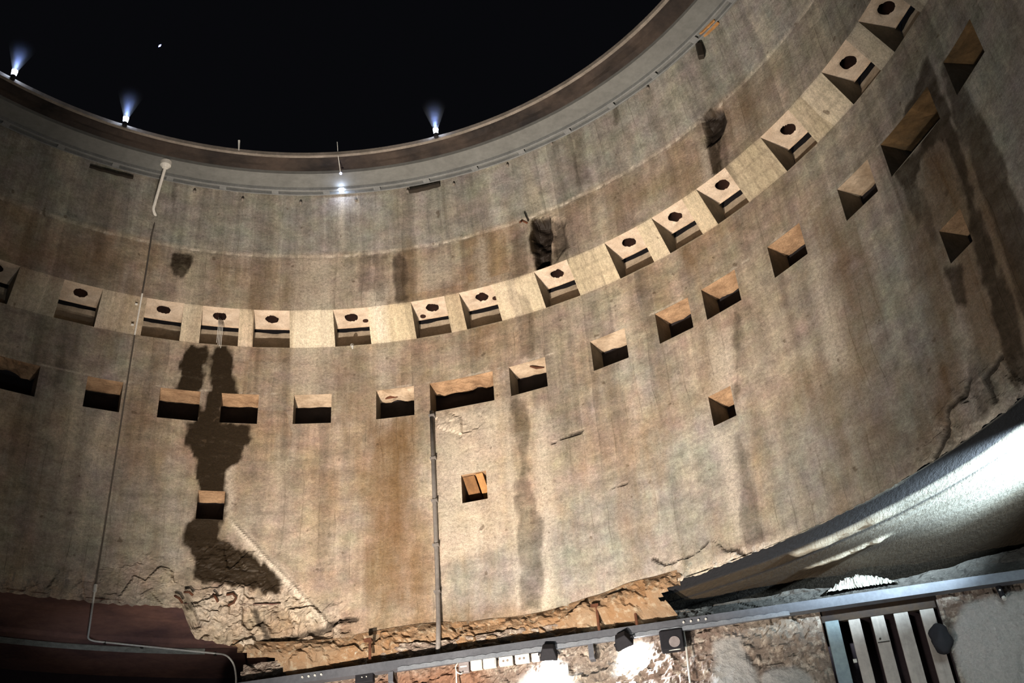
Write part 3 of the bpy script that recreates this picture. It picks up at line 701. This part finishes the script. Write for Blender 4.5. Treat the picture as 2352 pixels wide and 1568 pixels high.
# long conduit down the wall
root = empty('wall_conduit', P(-26.15, .99, 1.0), 'very long thin conduit down the left wall, bending along the ceiling below', 'conduit')
MB().tube([P(-25.9, .9385, 1.573), P(-26.1, .940, 1.52), P(-26.1, .9435, 1.44), P(-26.15, .948, 1.378)], .009, 8).build('cable', M_CABLE, root)
MB().tube([P(-26.15, .948, 1.378), P(-26.15, .991, 1.305)], .009, 8).build('lit_stretch', M_SOCK, root)  # lit stretch of the same conduit, its brightness painted white
for z, Rr in ((1.3575, .9585), (1.322, .981)):
    MB().tube([P(-26.75, Rr, z), P(-26.45, Rr, z)], .012, 8).build('clip', M_SOCK, root)
MB().tube([P(-26.15, .991, 1.305), P(-26.2, .994, 1.1), P(-26.25, .994, .9), P(-26.3, .994, .775)], .008, 8).build('cable', M_CABLE, root)
MB().tube([P(-26.3, .993, .779), P(-26.3, .9925, .766)], .016, 8).build('cable_gland', M_WHITE, root)
MB().tube(arc([P(-26.3, .993, .770), P(-26.3, .995, .751), P(-25.7, 1.188, .748), P(-13.6, 1.243, .7485), P(-12.9, 1.258, .735), P(-12.6, 1.262, .705), P(-12.7, 1.262, .670)], .10), .009, 10).build('lower_conduit', M_SOCK, root)
for a, Rr in ((-24.2, 1.194), (-21.0, 1.206), (-14.6, 1.239)):
    MB().box(P(a, Rr, .7485), Vector((.012, 0, 0)), Vector((0, .018, 0)), Vector((0, 0, .016))).build('clip', M_IRON, root)

# vertical grey pipe in the middle
root = empty('vertical_pipe', P(8.4, .99, .70), 'thick vertical grey pipe from the wide niche down to the steel rail', 'pipe')
MB().tube([P(8.35, .9945, 1.128), P(8.38, .9945, .95), P(8.42, .9945, .80), P(8.46, .990, .70), P(8.5, .975, .63)], .0215, 14).build('pipe_tube', M_PIPE, root, smooth=True)
for z in (1.115, 1.02, .93, .84, .75): MB().ring([(.9885, z), (1.0, z), (1.0, z+.004), (.9885, z+.004)], 8.05, 8.72, .33).build('pipe_clip', M_PIPE, root)

# ------------------------------------------------------------------ lower gallery ceiling
MS = NT('gallery_ceiling'); uv = MS.coord('UV'); sp_ = MS.node('ShaderNodeSeparateXYZ'); MS.link(uv, sp_.inputs[0])
rr = sp_.outputs[1]; n1 = MS.noise(MS.map(uv, .6, 9), 1.5, 5, .65); n2 = MS.noise(uv, 22, 5, .7)
c = MS.mix(MS.range(n1, .35, .65), (.36, .35, .30), (.26, .24, .19))
c = MS.mix(MS.attr('painted_shade'), c, (.05, .034, .018))  # dark brown tone, includes the painted light falloff
c = MS.mix(MS.attr('dark_ring'), c, (.022, .022, .025)); c = MS.mix(MS.attr('crumb'), c, (.55, .49, .38))
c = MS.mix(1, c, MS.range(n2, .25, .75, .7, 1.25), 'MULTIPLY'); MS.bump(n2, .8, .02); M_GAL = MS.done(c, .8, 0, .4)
def gallery(name, a0, a1, prof, da=.5, seed=0, mat=M_GAL):
    azs = np.arange(a0, a1+1e-6, da); Rs = [p[0] for p in prof]; zs = [p[1] for p in prof]
    rr = np.array(sorted(set(np.round(np.arange(Rs[0], Rs[-1], .006), 4)) | set(Rs)))
    A, RR = np.meshgrid(azs, rr, indexing='ij'); Z = np.interp(RR, Rs, zs)
    x = np.radians(A)*S*RR; y = RR*S
    Z = Z+(fbm(x*2, y*6, 4, seed)-.5)*.0022
    dark_ring = sstep(1.002, 1.005, RR+(fbm(x*2, y*0, 3, 3)-.5)*.006)*(1-sstep(1.049, 1.053, RR+(fbm(x*3, y*2, 4, 5)-.5)*.008))  # dark ring beside the wall edge, dark joint ring added next
    dark_ring = np.maximum(dark_ring, np.exp(-((RR-1.082)/.0030)**2)*.9)
    cr = sstep(1.052, 1.055, RR)*(1-sstep(1.070, 1.076, RR+(fbm(x*3, y*4, 4, 15)-.5)*.010))*sstep(43.5, 44.2, A)*(1-sstep(51.5, 54.5, A))
    cr = np.maximum(cr, sstep(1.128, 1.131, RR+(fbm(x*3, y*4, 4, 25)-.5)*.010)*(1-sstep(1.140, 1.143, RR))*sstep(42.3, 43.3, A)*(1-sstep(49.5, 51, A)))
    painted_shade = np.maximum((1-sstep(45, 54, A+(RR-1.08)*-40)), sstep(1.17, 1.24, RR))*(1-cr)  # dark brown left end; outer part painted dark where lamplight falls off
    Z = Z+dark_ring*.0012-cr*(fbm(x*12, y*14, 3, 8))*.008
    V = np.stack([S*RR*np.sin(np.radians(A)), S*RR*np.cos(np.radians(A)), Z0+S*Z], -1).reshape(-1, 3); n, m_ = A.shape
    F = [(i*m_+j, (i+1)*m_+j, (i+1)*m_+j+1, i*m_+j+1) for i in range(n-1) for j in range(m_-1)]
    o = mesh_obj(name, V.tolist(), F, mat, None, True, np.stack([x.ravel(), y.ravel()], -1), {'dark_ring': dark_ring.ravel(), 'crumb': cr.ravel(), 'painted_shade': painted_shade.ravel()})
    return st(o)
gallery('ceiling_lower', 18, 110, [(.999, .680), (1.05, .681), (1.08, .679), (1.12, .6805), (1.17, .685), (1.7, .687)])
gallery('ceiling_left', -70, -8, [(.999, .757), (1.18, .757), (1.19, .751), (1.215, .750), (1.22, .80), (1.7, .80)], 1, 4, plain('red_brown_soffit', (.30, .15, .11), (.13, .07, .065), 1.4, .9, bump=.5, dist=.02))
st(MB().ring([(1.222, .7505), (1.240, .7475), (1.242, .7625), (1.224, .765)], -70, -15.5, 1).build('trim_3', M_PALE))
st(MB().ring([(1.55, -.32), (1.60, -.32), (1.60, .9), (1.55, .9)], -100, -5, 3).build('wall_outer', M_DARK_STONE))
st(MB().box(Q(.6, 0, -.33), TV*15, NV*12, Vector((0, 0, .05))).build('floor', M_DARK_STONE))

# ------------------------------------------------------------------ lower flat wall with rubble and plaster
MR = NT('rubble_masonry'); uv = MR.coord('UV')
n1 = MR.noise(uv, 1.3, 5, .6); n2 = MR.noise(uv, 13, 5, .75); n3 = MR.noise(uv, 45, 4, .7)
vo = MR.node('ShaderNodeTexVoronoi'); MR.link(uv, vo.inputs['Vector']); vo.inputs['Scale'].default_value = 13
c = MR.mix(MR.range(n1, .35, .65), (.215, .155, .125), (.26, .225, .185))
c = MR.mix(MR.range(n2, .5, .62), c, (.50, .44, .37)); c = MR.mix(MR.range(n2, .30, .40, .8, 0), c, (.09, .055, .04))
c = MR.mix(MR.attr('plaster'), c, MR.mix(MR.range(n1, .35, .65), (.46, .44, .42), (.36, .36, .34)))
c = MR.mix(MR.attr('rust'), c, (.26, .13, .075)); c = MR.mix(MR.attr('painted_shade'), c, (.035, .036, .034))  # last mix paints the shade above the rail
c = MR.mix(1, c, MR.range(n3, .25, .75, .8, 1.2), 'MULTIPLY')
MR.bump(MR.math('ADD', n2, MR.math('MULTIPLY', vo.outputs['Distance'], .8)), .8, .03); M_RUB = MR.done(c, .9, 0, .3)
GR = (.609, .7905, .36, .6165)
def flat_wall():
    ss = np.round(np.arange(-.40, 1.30, .0035), 4); zz = np.round(np.concatenate([np.arange(-.32, .40, .04), np.arange(.40, .7001, .0035)]), 4)
    ss = np.array(sorted({v for v in ss if abs(v-GR[0]) > .0018 and abs(v-GR[1]) > .0018} | set(GR[:2])))
    zz = np.array(sorted({v for v in zz if abs(v-GR[2]) > .0018 and abs(v-GR[3]) > .0018} | set(GR[2:])))
    A, Z = np.meshgrid(ss, zz, indexing='ij'); x = A*S; y = Z*S
    jag = (fbm(x*5, y*5, 4, 3)-.5)*.10
    pl = np.zeros(A.shape)
    for poly in ([(.435, .585), (.475, .592), (.482, .55), (.495, .52), (.50, .46), (.40, .44), (.425, .53)], [(.495, .525), (.52, .533), (.548, .532), (.572, .512), (.58, .45), (.49, .45)],
                 [(.83, .590), (.90, .605), (1.4, .62), (1.4, .3), (.82, .3), (.80, .47), (.80, .55)], [(.10, .57), (.19, .59), (.20, .50), (.10, .50)]):
        pl = np.maximum(pl, sstep(-.03, .03, sdf(x, y, [(a*S, b*S) for a, b in poly])+jag))
    ru = sstep(-.1, .1, sdf(x, y, [(-1.9, 3.0), (.2, 3.1), (.35, 2.6), (-1.9, 2.3)])+jag)*.8
    shd = sstep(.625, .632, Z+(fbm(x*3, y*3, 3, 6)-.5)*.01)*sstep(.40, .45, A)*.9  # shade above the right part of the rail, painted into the wall
    cv, _, ce = cells(x*7, y*7, 2); cv2, _, _ = cells(x*20, y*20, 5)
    edge = sstep(0, .05, np.maximum(np.maximum(GR[0]-A, A-GR[1])*S, np.maximum(GR[2]-Z, Z-GR[3])*S))
    D = .985+(fbm(x*1.5, y*1.5, 3, 8)-.5)*.010*edge-((cv-.4)*.010+(cv2-.5)*.006+(fbm(x*22, y*22, 3, 1)-.5)*.004)*(1-pl)*(1-shd*.7)*edge-pl*.003*edge
    top = np.interp(A, [-.5, .44, .62, .73, .83, .95, 1.3], [.672, .652, .656, .652, .660, .676, .684])+(fbm(x*3.5, y*0, 4, 6)-.5)*.010
    Zt = np.where(Z > .62, .62+(Z-.62)/.08*(top-.62), Z)
    wv = np.stack([TV.x*A*S+NV.x*D*S, TV.y*A*S+NV.y*D*S, Z0+Zt*S], -1).reshape(-1, 3); n, m_ = A.shape
    F = []
    for i in range(n-1):
        ins = GR[0] < (ss[i]+ss[i+1])/2 < GR[1]
        for j in range(m_-1):
            if ins and GR[2] < (zz[j]+zz[j+1])/2 < GR[3]: continue
            F.append((i*m_+j, (i+1)*m_+j, (i+1)*m_+j+1, i*m_+j+1))
    st(mesh_obj('wall_lower', wv.tolist(), F, M_RUB, None, False, np.stack([x.ravel(), y.ravel()], -1), {'plaster': pl.ravel(), 'rust': ru.ravel(), 'painted_shade': shd.ravel()}))
flat_wall()
# crumbling ledge where the round wall meets the flat one
def ledge():
    azs = np.arange(-12.5, 37.01, .25); tt = np.linspace(0, 1, 16); A, T = np.meshgrid(azs, tt, indexing='ij')
    fade = sstep(-12.5, -9, A)*(1-sstep(32, 37, A))
    Rp = .988/np.cos(np.radians(A)-PHI); x = np.radians(A)*S; y = T*.35
    z0 = .692+.006*np.sin(A*.25)+(fbm(x*2, y*0, 3, 3)-.5)*.010; z1 = .632
    Zz = z0+(z1-z0)*T; RR = np.where(T < .45, .999-.010*np.sin(T/.45*math.pi/2), .989+(Rp-.989)*np.clip((T-.45)/.55, 0, 1)**1.4)
    cv, _, _ = cells(x*6, y*6, 9); cv2, _, _ = cells(x*17, y*17, 11)
    RR = RR-((cv-.5)*.012+(cv2-.5)*.007)*sstep(0, .2, T)
    V = np.stack([S*RR*np.sin(np.radians(A)), S*RR*np.cos(np.radians(A)), Z0+S*Zz], -1).reshape(-1, 3); n, m_ = A.shape
    nb = fbm(x*3, y*9, 3, 21); hi = 31.5+5*(nb-.5)+3.5*(1-T); lo = -12.0+6*(nb-.5)+4*T
    F = [(i*m_+j, i*m_+j+1, (i+1)*m_+j+1, (i+1)*m_+j) for i in range(n-1) for j in range(m_-1) if lo[i, j] < A[i, j] < hi[i, j]]
    k = NT('crumbled_ochre_stone'); uv = k.coord('UV'); n2 = k.noise(uv, 15, 5, .75); n1 = k.noise(uv, 2.5, 4)
    c = k.mix(k.range(n1, .35, .65), (.29, .165, .080), (.29, .205, .13)); c = k.mix(k.range(n2, .52, .66), c, (.42, .35, .25)); c = k.mix(k.range(n2, .28, .4, .7, 0), c, (.12, .07, .04))
    k.bump(n2, .9, .03); m = k.done(c, .9)
    st(mesh_obj('trim_4', V.tolist(), F, m, None, False, np.stack([x.ravel(), y.ravel()], -1)))
ledge()

# rebar hooks out of the broken concrete
for pts, lb in (([(-18.6, .7665), (-18.1, .760), (-17.75, .753)], 'short rusty rebar hook at the left end of the broken concrete, lower one'),
                ([(-17.7, .7735), (-17.2, .7725), (-16.8, .768)], 'short rusty rebar stub at the left end of the broken concrete, upper one'),
                ([(-14.8, .771), (-14.5, .763), (-14.25, .756)], 'straight rusty rebar stub in the middle of the pale rubble'),
                ([(-13.45, .770), (-12.8, .7705), (-12.45, .764), (-12.7, .757), (-13.2, .751)], 'curved rusty rebar hook on the pale rubble')):
    tag(MB().tube([P(a, .988-.004*math.sin(i*1.5), z) for i, (a, z) in enumerate(pts)], .011, 8).build('rebar_hook', M_RUST, smooth=True), lb, 'rebar', 'rebar hooks in the broken concrete')

# ------------------------------------------------------------------ steel rail along the flat wall
rail = empty('steel_rail', Q(.4, .955, .60), 'long straight grey steel rail with a scalloped lower lip crossing the bottom', 'rail')
mb = MB(); prof = [(.955, .6265), (.972, .6265), (.972, .6245), (.9565, .6245), (.9565, .6125), (.972, .6125), (.972, .6105), (.955, .6105)]
vs = [Q(s, d, z) for s in (-.42, 1.35) for d, z in prof]; n = len(prof)
mb.add(vs, [(j, (j+1) % n, n+(j+1) % n, n+j) for j in range(n)]+[tuple(range(n)), tuple(range(n, 2*n))[::-1]]); mb.build('channel', M_BEAM, rail)
mb = MB(); N = 340; vs = []; fs = []
for i in range(N+1):
    s = -.10+i*(.66)/N; ztop = .6125+.0016*abs(math.sin(i*math.pi/10)); vs += [Q(s, .9535, .6065), Q(s, .9535, ztop), Q(s, .9555, ztop), Q(s, .9555, .6065)]
    if i: fs += [((i-1)*4+j, (i-1)*4+(j+1) % 4, i*4+(j+1) % 4, i*4+j) for j in range(4)]
mb.add(vs, fs); mb.build('scalloped_lip', M_LIPB, rail)
for k in range(4): MB().tube([Q(.390+k*.0122, .9555, .6195), Q(.390+k*.0122, .9525, .6195)], .009, 10).build('rivet', M_WHITE, rail)
for k in range(4): MB().tube([Q(-.272+k*.0115, .9555, .6195), Q(-.272+k*.0115, .9525, .6195)], .009, 10).build('rivet', M_WHITE, rail)
for s, z0, z1, lb in ((-.151, .669, .636, 'rusty threaded rod above the left part of the steel rail'), (.250, .6705, .626, 'rusty threaded rod above the rail, left of a near pair'), (.3135, .664, .626, 'rusty threaded rod above the rail, right of a near pair')):
    mb = MB(); mb.tube([Q(s, .958, z0), Q(s, .958, z1)], .013, 8); mb.box(Q(s-.003, .957, z0), TV*.035, NV*.02, Vector((0, 0, .012)))
    tag(mb.build('threaded_rod', M_RUST), lb, 'rod', 'rods holding the rail')
for s, z1, lb in ((.232, .585, 'grey hanger strap under the rail between the two floodlights'), (-.115, .592, 'grey hanger strap under the rail right of the dark box'), (.357, .590, 'pale pointed strap under the rail beside the black speaker')):
    mb = MB(); mb.box(Q(s, .962, (.61+z1)/2), TV*.022, NV*.006, Vector((0, 0, (.61-z1)*S/2))); mb.box(Q(s, .972, z1), TV*.022, NV*.04, Vector((0, 0, .006)))
    tag(mb.build('hanger_strap', M_BEAM if s != .357 else M_PALE, bevel=.003), lb, 'bracket', 'straps under the rail')

# floodlights hung under the rail
def flood(s, z, ds, lb, e):
    root = empty('floodlight', Q(s, .955, .609), lb, 'floodlight', 'floodlights under the rail')
    MB().box(Q(s, .957, .609-.008), TV*.02, NV*.012, Vector((0, 0, .06))).build('mounting_arm', M_BLACK, root)
    c = Q(s+ds*.4, .950, z+.012); dn = (Q(s+ds, .985, z-.016)-c).normalized()
    side = TV.cross(dn).normalized(); tv = dn.cross(side).normalized()
    mb = MB(); vs = [c-dn*.06+tv*i*.045+side*j*.035 for i, j in ((-1, -1), (1, -1), (1, 1), (-1, 1))]+[c+dn*.04+tv*i*.075+side*j*.06 for i, j in ((-1, -1), (1, -1), (1, 1), (-1, 1))]
    mb.add(vs, [(0, 1, 2, 3), (4, 7, 6, 5)]+[(i, (i+1) % 4, 4+(i+1) % 4, 4+i) for i in range(4)]); mb.build('housing', M_BLACK, root, bevel=.006)
    mb = MB(); mb.tube([c+dn*.041, c+dn*.050], .055, 20); mb.build('lens', M_LENS, root)
    for sg in (-1, 1): MB().tube([Q(s, .957, .603), c+tv*sg*.085, c+tv*sg*.085+dn*.02], .007, 6).build('yoke', M_BLACK, root)
    lamp('floodlight_beam', 'SPOT', c+dn*.06, e, (.80, .91, 1.0), c+dn*2, .05, 132, .7)
flood(.166, .588, -.008, 'black floodlight blazing on the wall right beside the white sockets', 50)
flood(.278, .590, .026, 'black floodlight under the rail left of the speaker, brightest white glare', 120)

# socket strip
def sock(s0, s1, z0, z1, plain_, lb, grp='white sockets in a row under the rail'):
    c = Q((s0+s1)/2, .974, (z0+z1)/2); hs = (s1-s0)/2*S*.96; hz = (z1-z0)/2*S
    root = empty('wall_socket', c, lb, 'socket', grp)
    MB().box(c, TV*hs, NV*.022, Vector((0, 0, hz))).build('socket_box', M_SOCK, root, bevel=.006)
    MB().box(c-NV*.024+Vector((0, 0, hz*.15)), TV*hs*.86, NV*.006, Vector((0, 0, hz*.72))).build('flap' if plain_ else 'face_plate', M_SOCK, root, bevel=.004)
    if not plain_:
        for i in (-1, 1): MB().tube([c-NV*.0305+TV*i*hs*.3-Vector((0, 0, hz*.1)), c-NV*.033+TV*i*hs*.3-Vector((0, 0, hz*.1))], .010, 10).build('contact_hole', M_SOCKDOT, root)
sock(.0232, .0440, .5955, .6120, True, 'white flap socket at the left end of the row under the rail')
sock(.0450, .0685, .5955, .6120, True, 'white flap socket, second from the left end of the row under the rail')
sock(.0725, .0975, .5958, .6110, False, 'white socket with visible contacts, left one of the two before the floodlight')
sock(.1005, .1260, .5958, .6110, False, 'white socket with visible contacts, closest to the floodlight')
sock(.1290, .1420, .5960, .6095, True, 'narrow white box between the last socket and the floodlight')
root = empty('junction_box', Q(.0115, .974, .602), 'grey junction box at the left end of the white sockets, white cable looping round it', 'junction box')
MB().box(Q(.0118, .974, .6035), TV*.045, NV*.022, Vector((0, 0, .050))).build('box_body', M_JBOX, root, bevel=.006)
MB().box(Q(.0118, .9695, .6035), TV*.03, NV*.004, Vector((0, 0, .006))).build('label_strip', M_WHITE, root)
tag(MB().tube(arc([Q(.003, .968, .611), Q(-.002, .966, .604), Q(.000, .966, .594), Q(.008, .966, .590), Q(.010, .968, .594)], .03), .006, 8).build('white_cable', M_WHITE, smooth=True), 'white cable looping round the grey junction box', 'cable')
tag(MB().tube([Q(-.001, .968, .600), Q(-.0015, .968, .57), Q(-.001, .968, .52)], .007, 8).build('white_cable', M_WHITE), 'white cable hanging straight down left of the junction box', 'cable')
root = empty('dark_box', Q(-.161, .957, .605), 'small dark box hanging under the left part of the rail', 'box')
MB().box(Q(-.161, .962, .604), TV*.080, NV*.03, Vector((0, 0, .040))).build('box_body', M_BLACK, root, bevel=.008)
for i in (-1, 1): MB().tube([Q(-.160+i*.004, .9555, .605), Q(-.160+i*.004, .954, .605)], .005, 8).build('white_dot', M_WHITE, root)  # tiny highlights on the box, painted as white dots
root = empty('speaker', Q(.366, .957, .595), 'black speaker box hanging under the rail right of the brightest glare', 'speaker')
MB().box(Q(.3665, .958, .5925), TV*.094, NV*.045, Vector((0, 0, .083))).build('cabinet', M_BLACK, root, bevel=.010)
MB().tube([Q(.371, .9485, .588), Q(.371, .9475, .588)], .045, 20).build('cone', M_JBOX, root)
tag(MB().tube([Q(.3875, .962, .608), Q(.3875, .962, .585), Q(.3865, .962, .560), Q(.3845, .964, .52)], .008, 8).build('white_cable', M_WHITE), 'white cable hanging down the right side of the black speaker', 'cable')
tag(MB().tube(arc([Q(.3875, .960, .5815), Q(.378, .950, .5755), Q(.360, .952, .5765)], .1), .005, 8).build('white_cable', M_WHITE), 'thin white cable sagging below the black speaker', 'cable')

# opening with upright boards
mb = MB(); g0, g1, g2, g3 = GR
for a_, b_ in (((g0, g2), (g0, g3)), ((g1, g2), (g1, g3)), ((g0, g3), (g1, g3))):
    mb.add([Q(a_[0], .982, a_[1]), Q(b_[0], .982, b_[1]), Q(b_[0], 1.08, b_[1]), Q(a_[0], 1.08, a_[1])], [(0, 1, 2, 3)])
mb.add([Q(g0, 1.08, g2), Q(g1, 1.08, g2), Q(g1, 1.08, g3), Q(g0, 1.08, g3)], [(0, 1, 2, 3)])
st(mb.build('window_1', M_DARK_STONE))
st(MB().box(Q((g0+g1)/2, .9905, .6065), TV*(g1-g0)/2*S*.995, NV*.02, Vector((0, 0, .050))).build('trim_5', plain('dark_lintel', (.055, .035, .02), (.03, .024, .024), 5)))
tag(MB().box(Q(.6235, .984, .478), TV*.054, NV*.03, Vector((0, 0, .59))).build('upright_post', M_POST, bevel=.006), 'blue-grey upright post at the left side of the board-covered opening', 'post')
for (a, b), lb in zip(((.6502, .6685), (.6858, .7063), (.7215, .7440), (.7622, .7840)), ('pale upright board next to the blue-grey post', 'pale upright board with a nailed joint line across it', 'pale upright board, widest one, third over the dark opening', 'brownish upright board partly behind the dark hanging bundle')):
    o = MB().box(Q((a+b)/2, .990, .478), TV*(b-a)/2*S, NV*.012, Vector((0, 0, .592))).build('upright_board', M_PLANK, bevel=.004)
    tag(o, lb, 'board', 'upright boards over the opening')
    if 'joint' in lb:
        MB().box(Q((a+b)/2, .9873, .5535), TV*(b-a)/2*S*.9, NV*.002, Vector((0, 0, .004))).build('joint_line', M_IRON, o)
        MB().tube([Q(a+.006, .9876, .559), Q(a+.006, .986, .559)], .008, 8).build('nail', M_IRON, o)
tag(MB().box(Q(.6455, .986, .5295), TV*.014, NV*.006, Vector((0, 0, .014))).build('paper_tag', M_WHITE), 'tiny white tag between the post and the first board', 'tag')
mb = MB(); N = 14; vs = []; fs = []
for i in range(N+1):
    th = math.pi*i/N
    for j in range(20):
        ph = 2*math.pi*j/20; q = 1+.14*math.sin(3*ph+i)+.08*math.cos(5*ph-i*.7)
        vs.append(Q(.7795, .972, .5415)+TV*.078*math.sin(th)*math.cos(ph)*q+NV*.05*math.sin(th)*math.sin(ph)*q+Vector((0, 0, .125*math.cos(th))))
for i in range(N):
    for j in range(20): fs.append((i*20+j, i*20+(j+1) % 20, (i+1)*20+(j+1) % 20, (i+1)*20+j))
mb.add(vs, fs); tag(mb.build('dark_bundle', M_BLACK, smooth=True), 'dark rounded bundle hanging over the last board on the right', 'bundle')
root = empty('small_fixture', Q(.887, .975, .605), 'small glinting fixture hanging under the rail near the right edge', 'fixture')
MB().tube([Q(.886, .972, .612), Q(.888, .970, .592)], .022, 10).build('fixture_body', M_BLACK, root)
MB().tube([Q(.888, .969, .5925), Q(.8885, .967, .587)], .016, 12).build('glass_tip', M_WHITE, root)
MB().tube([Q(.8856, .967, .603), Q(.8858, .9655, .6025)], .008, 8).build('white_dot', M_WHITE, root)
# lump of broken stone on top of the flat wall
mb = MB(); N = 60; vs = []; fs = []
for i in range(N+1):
    u = i/N; s = .625+.115*u; h = .032*math.sin(math.pi*min(1, u*1.02)**.985)**.7
    for j in range(7):
        v = j/6; r = _T[(i*7) % 256, (j*13+i) % 256]
        q_ = .5*_T[(i//4) % 256, 9]+.3*_T[(i//2) % 256, 19]; vs.append(Q(s, .970+.035*v*v-.003*r, .640+h*(.8+.3*q_)*math.sin(v*math.pi/2)+.0012*r))
    if i: fs += [((i-1)*7+j, (i-1)*7+j+1, i*7+j+1, i*7+j) for j in range(6)]
mb.add(vs, fs); tag(mb.build('broken_stone', M_PALE), 'pale lump of broken stone lit greenish above the rail', 'stone')
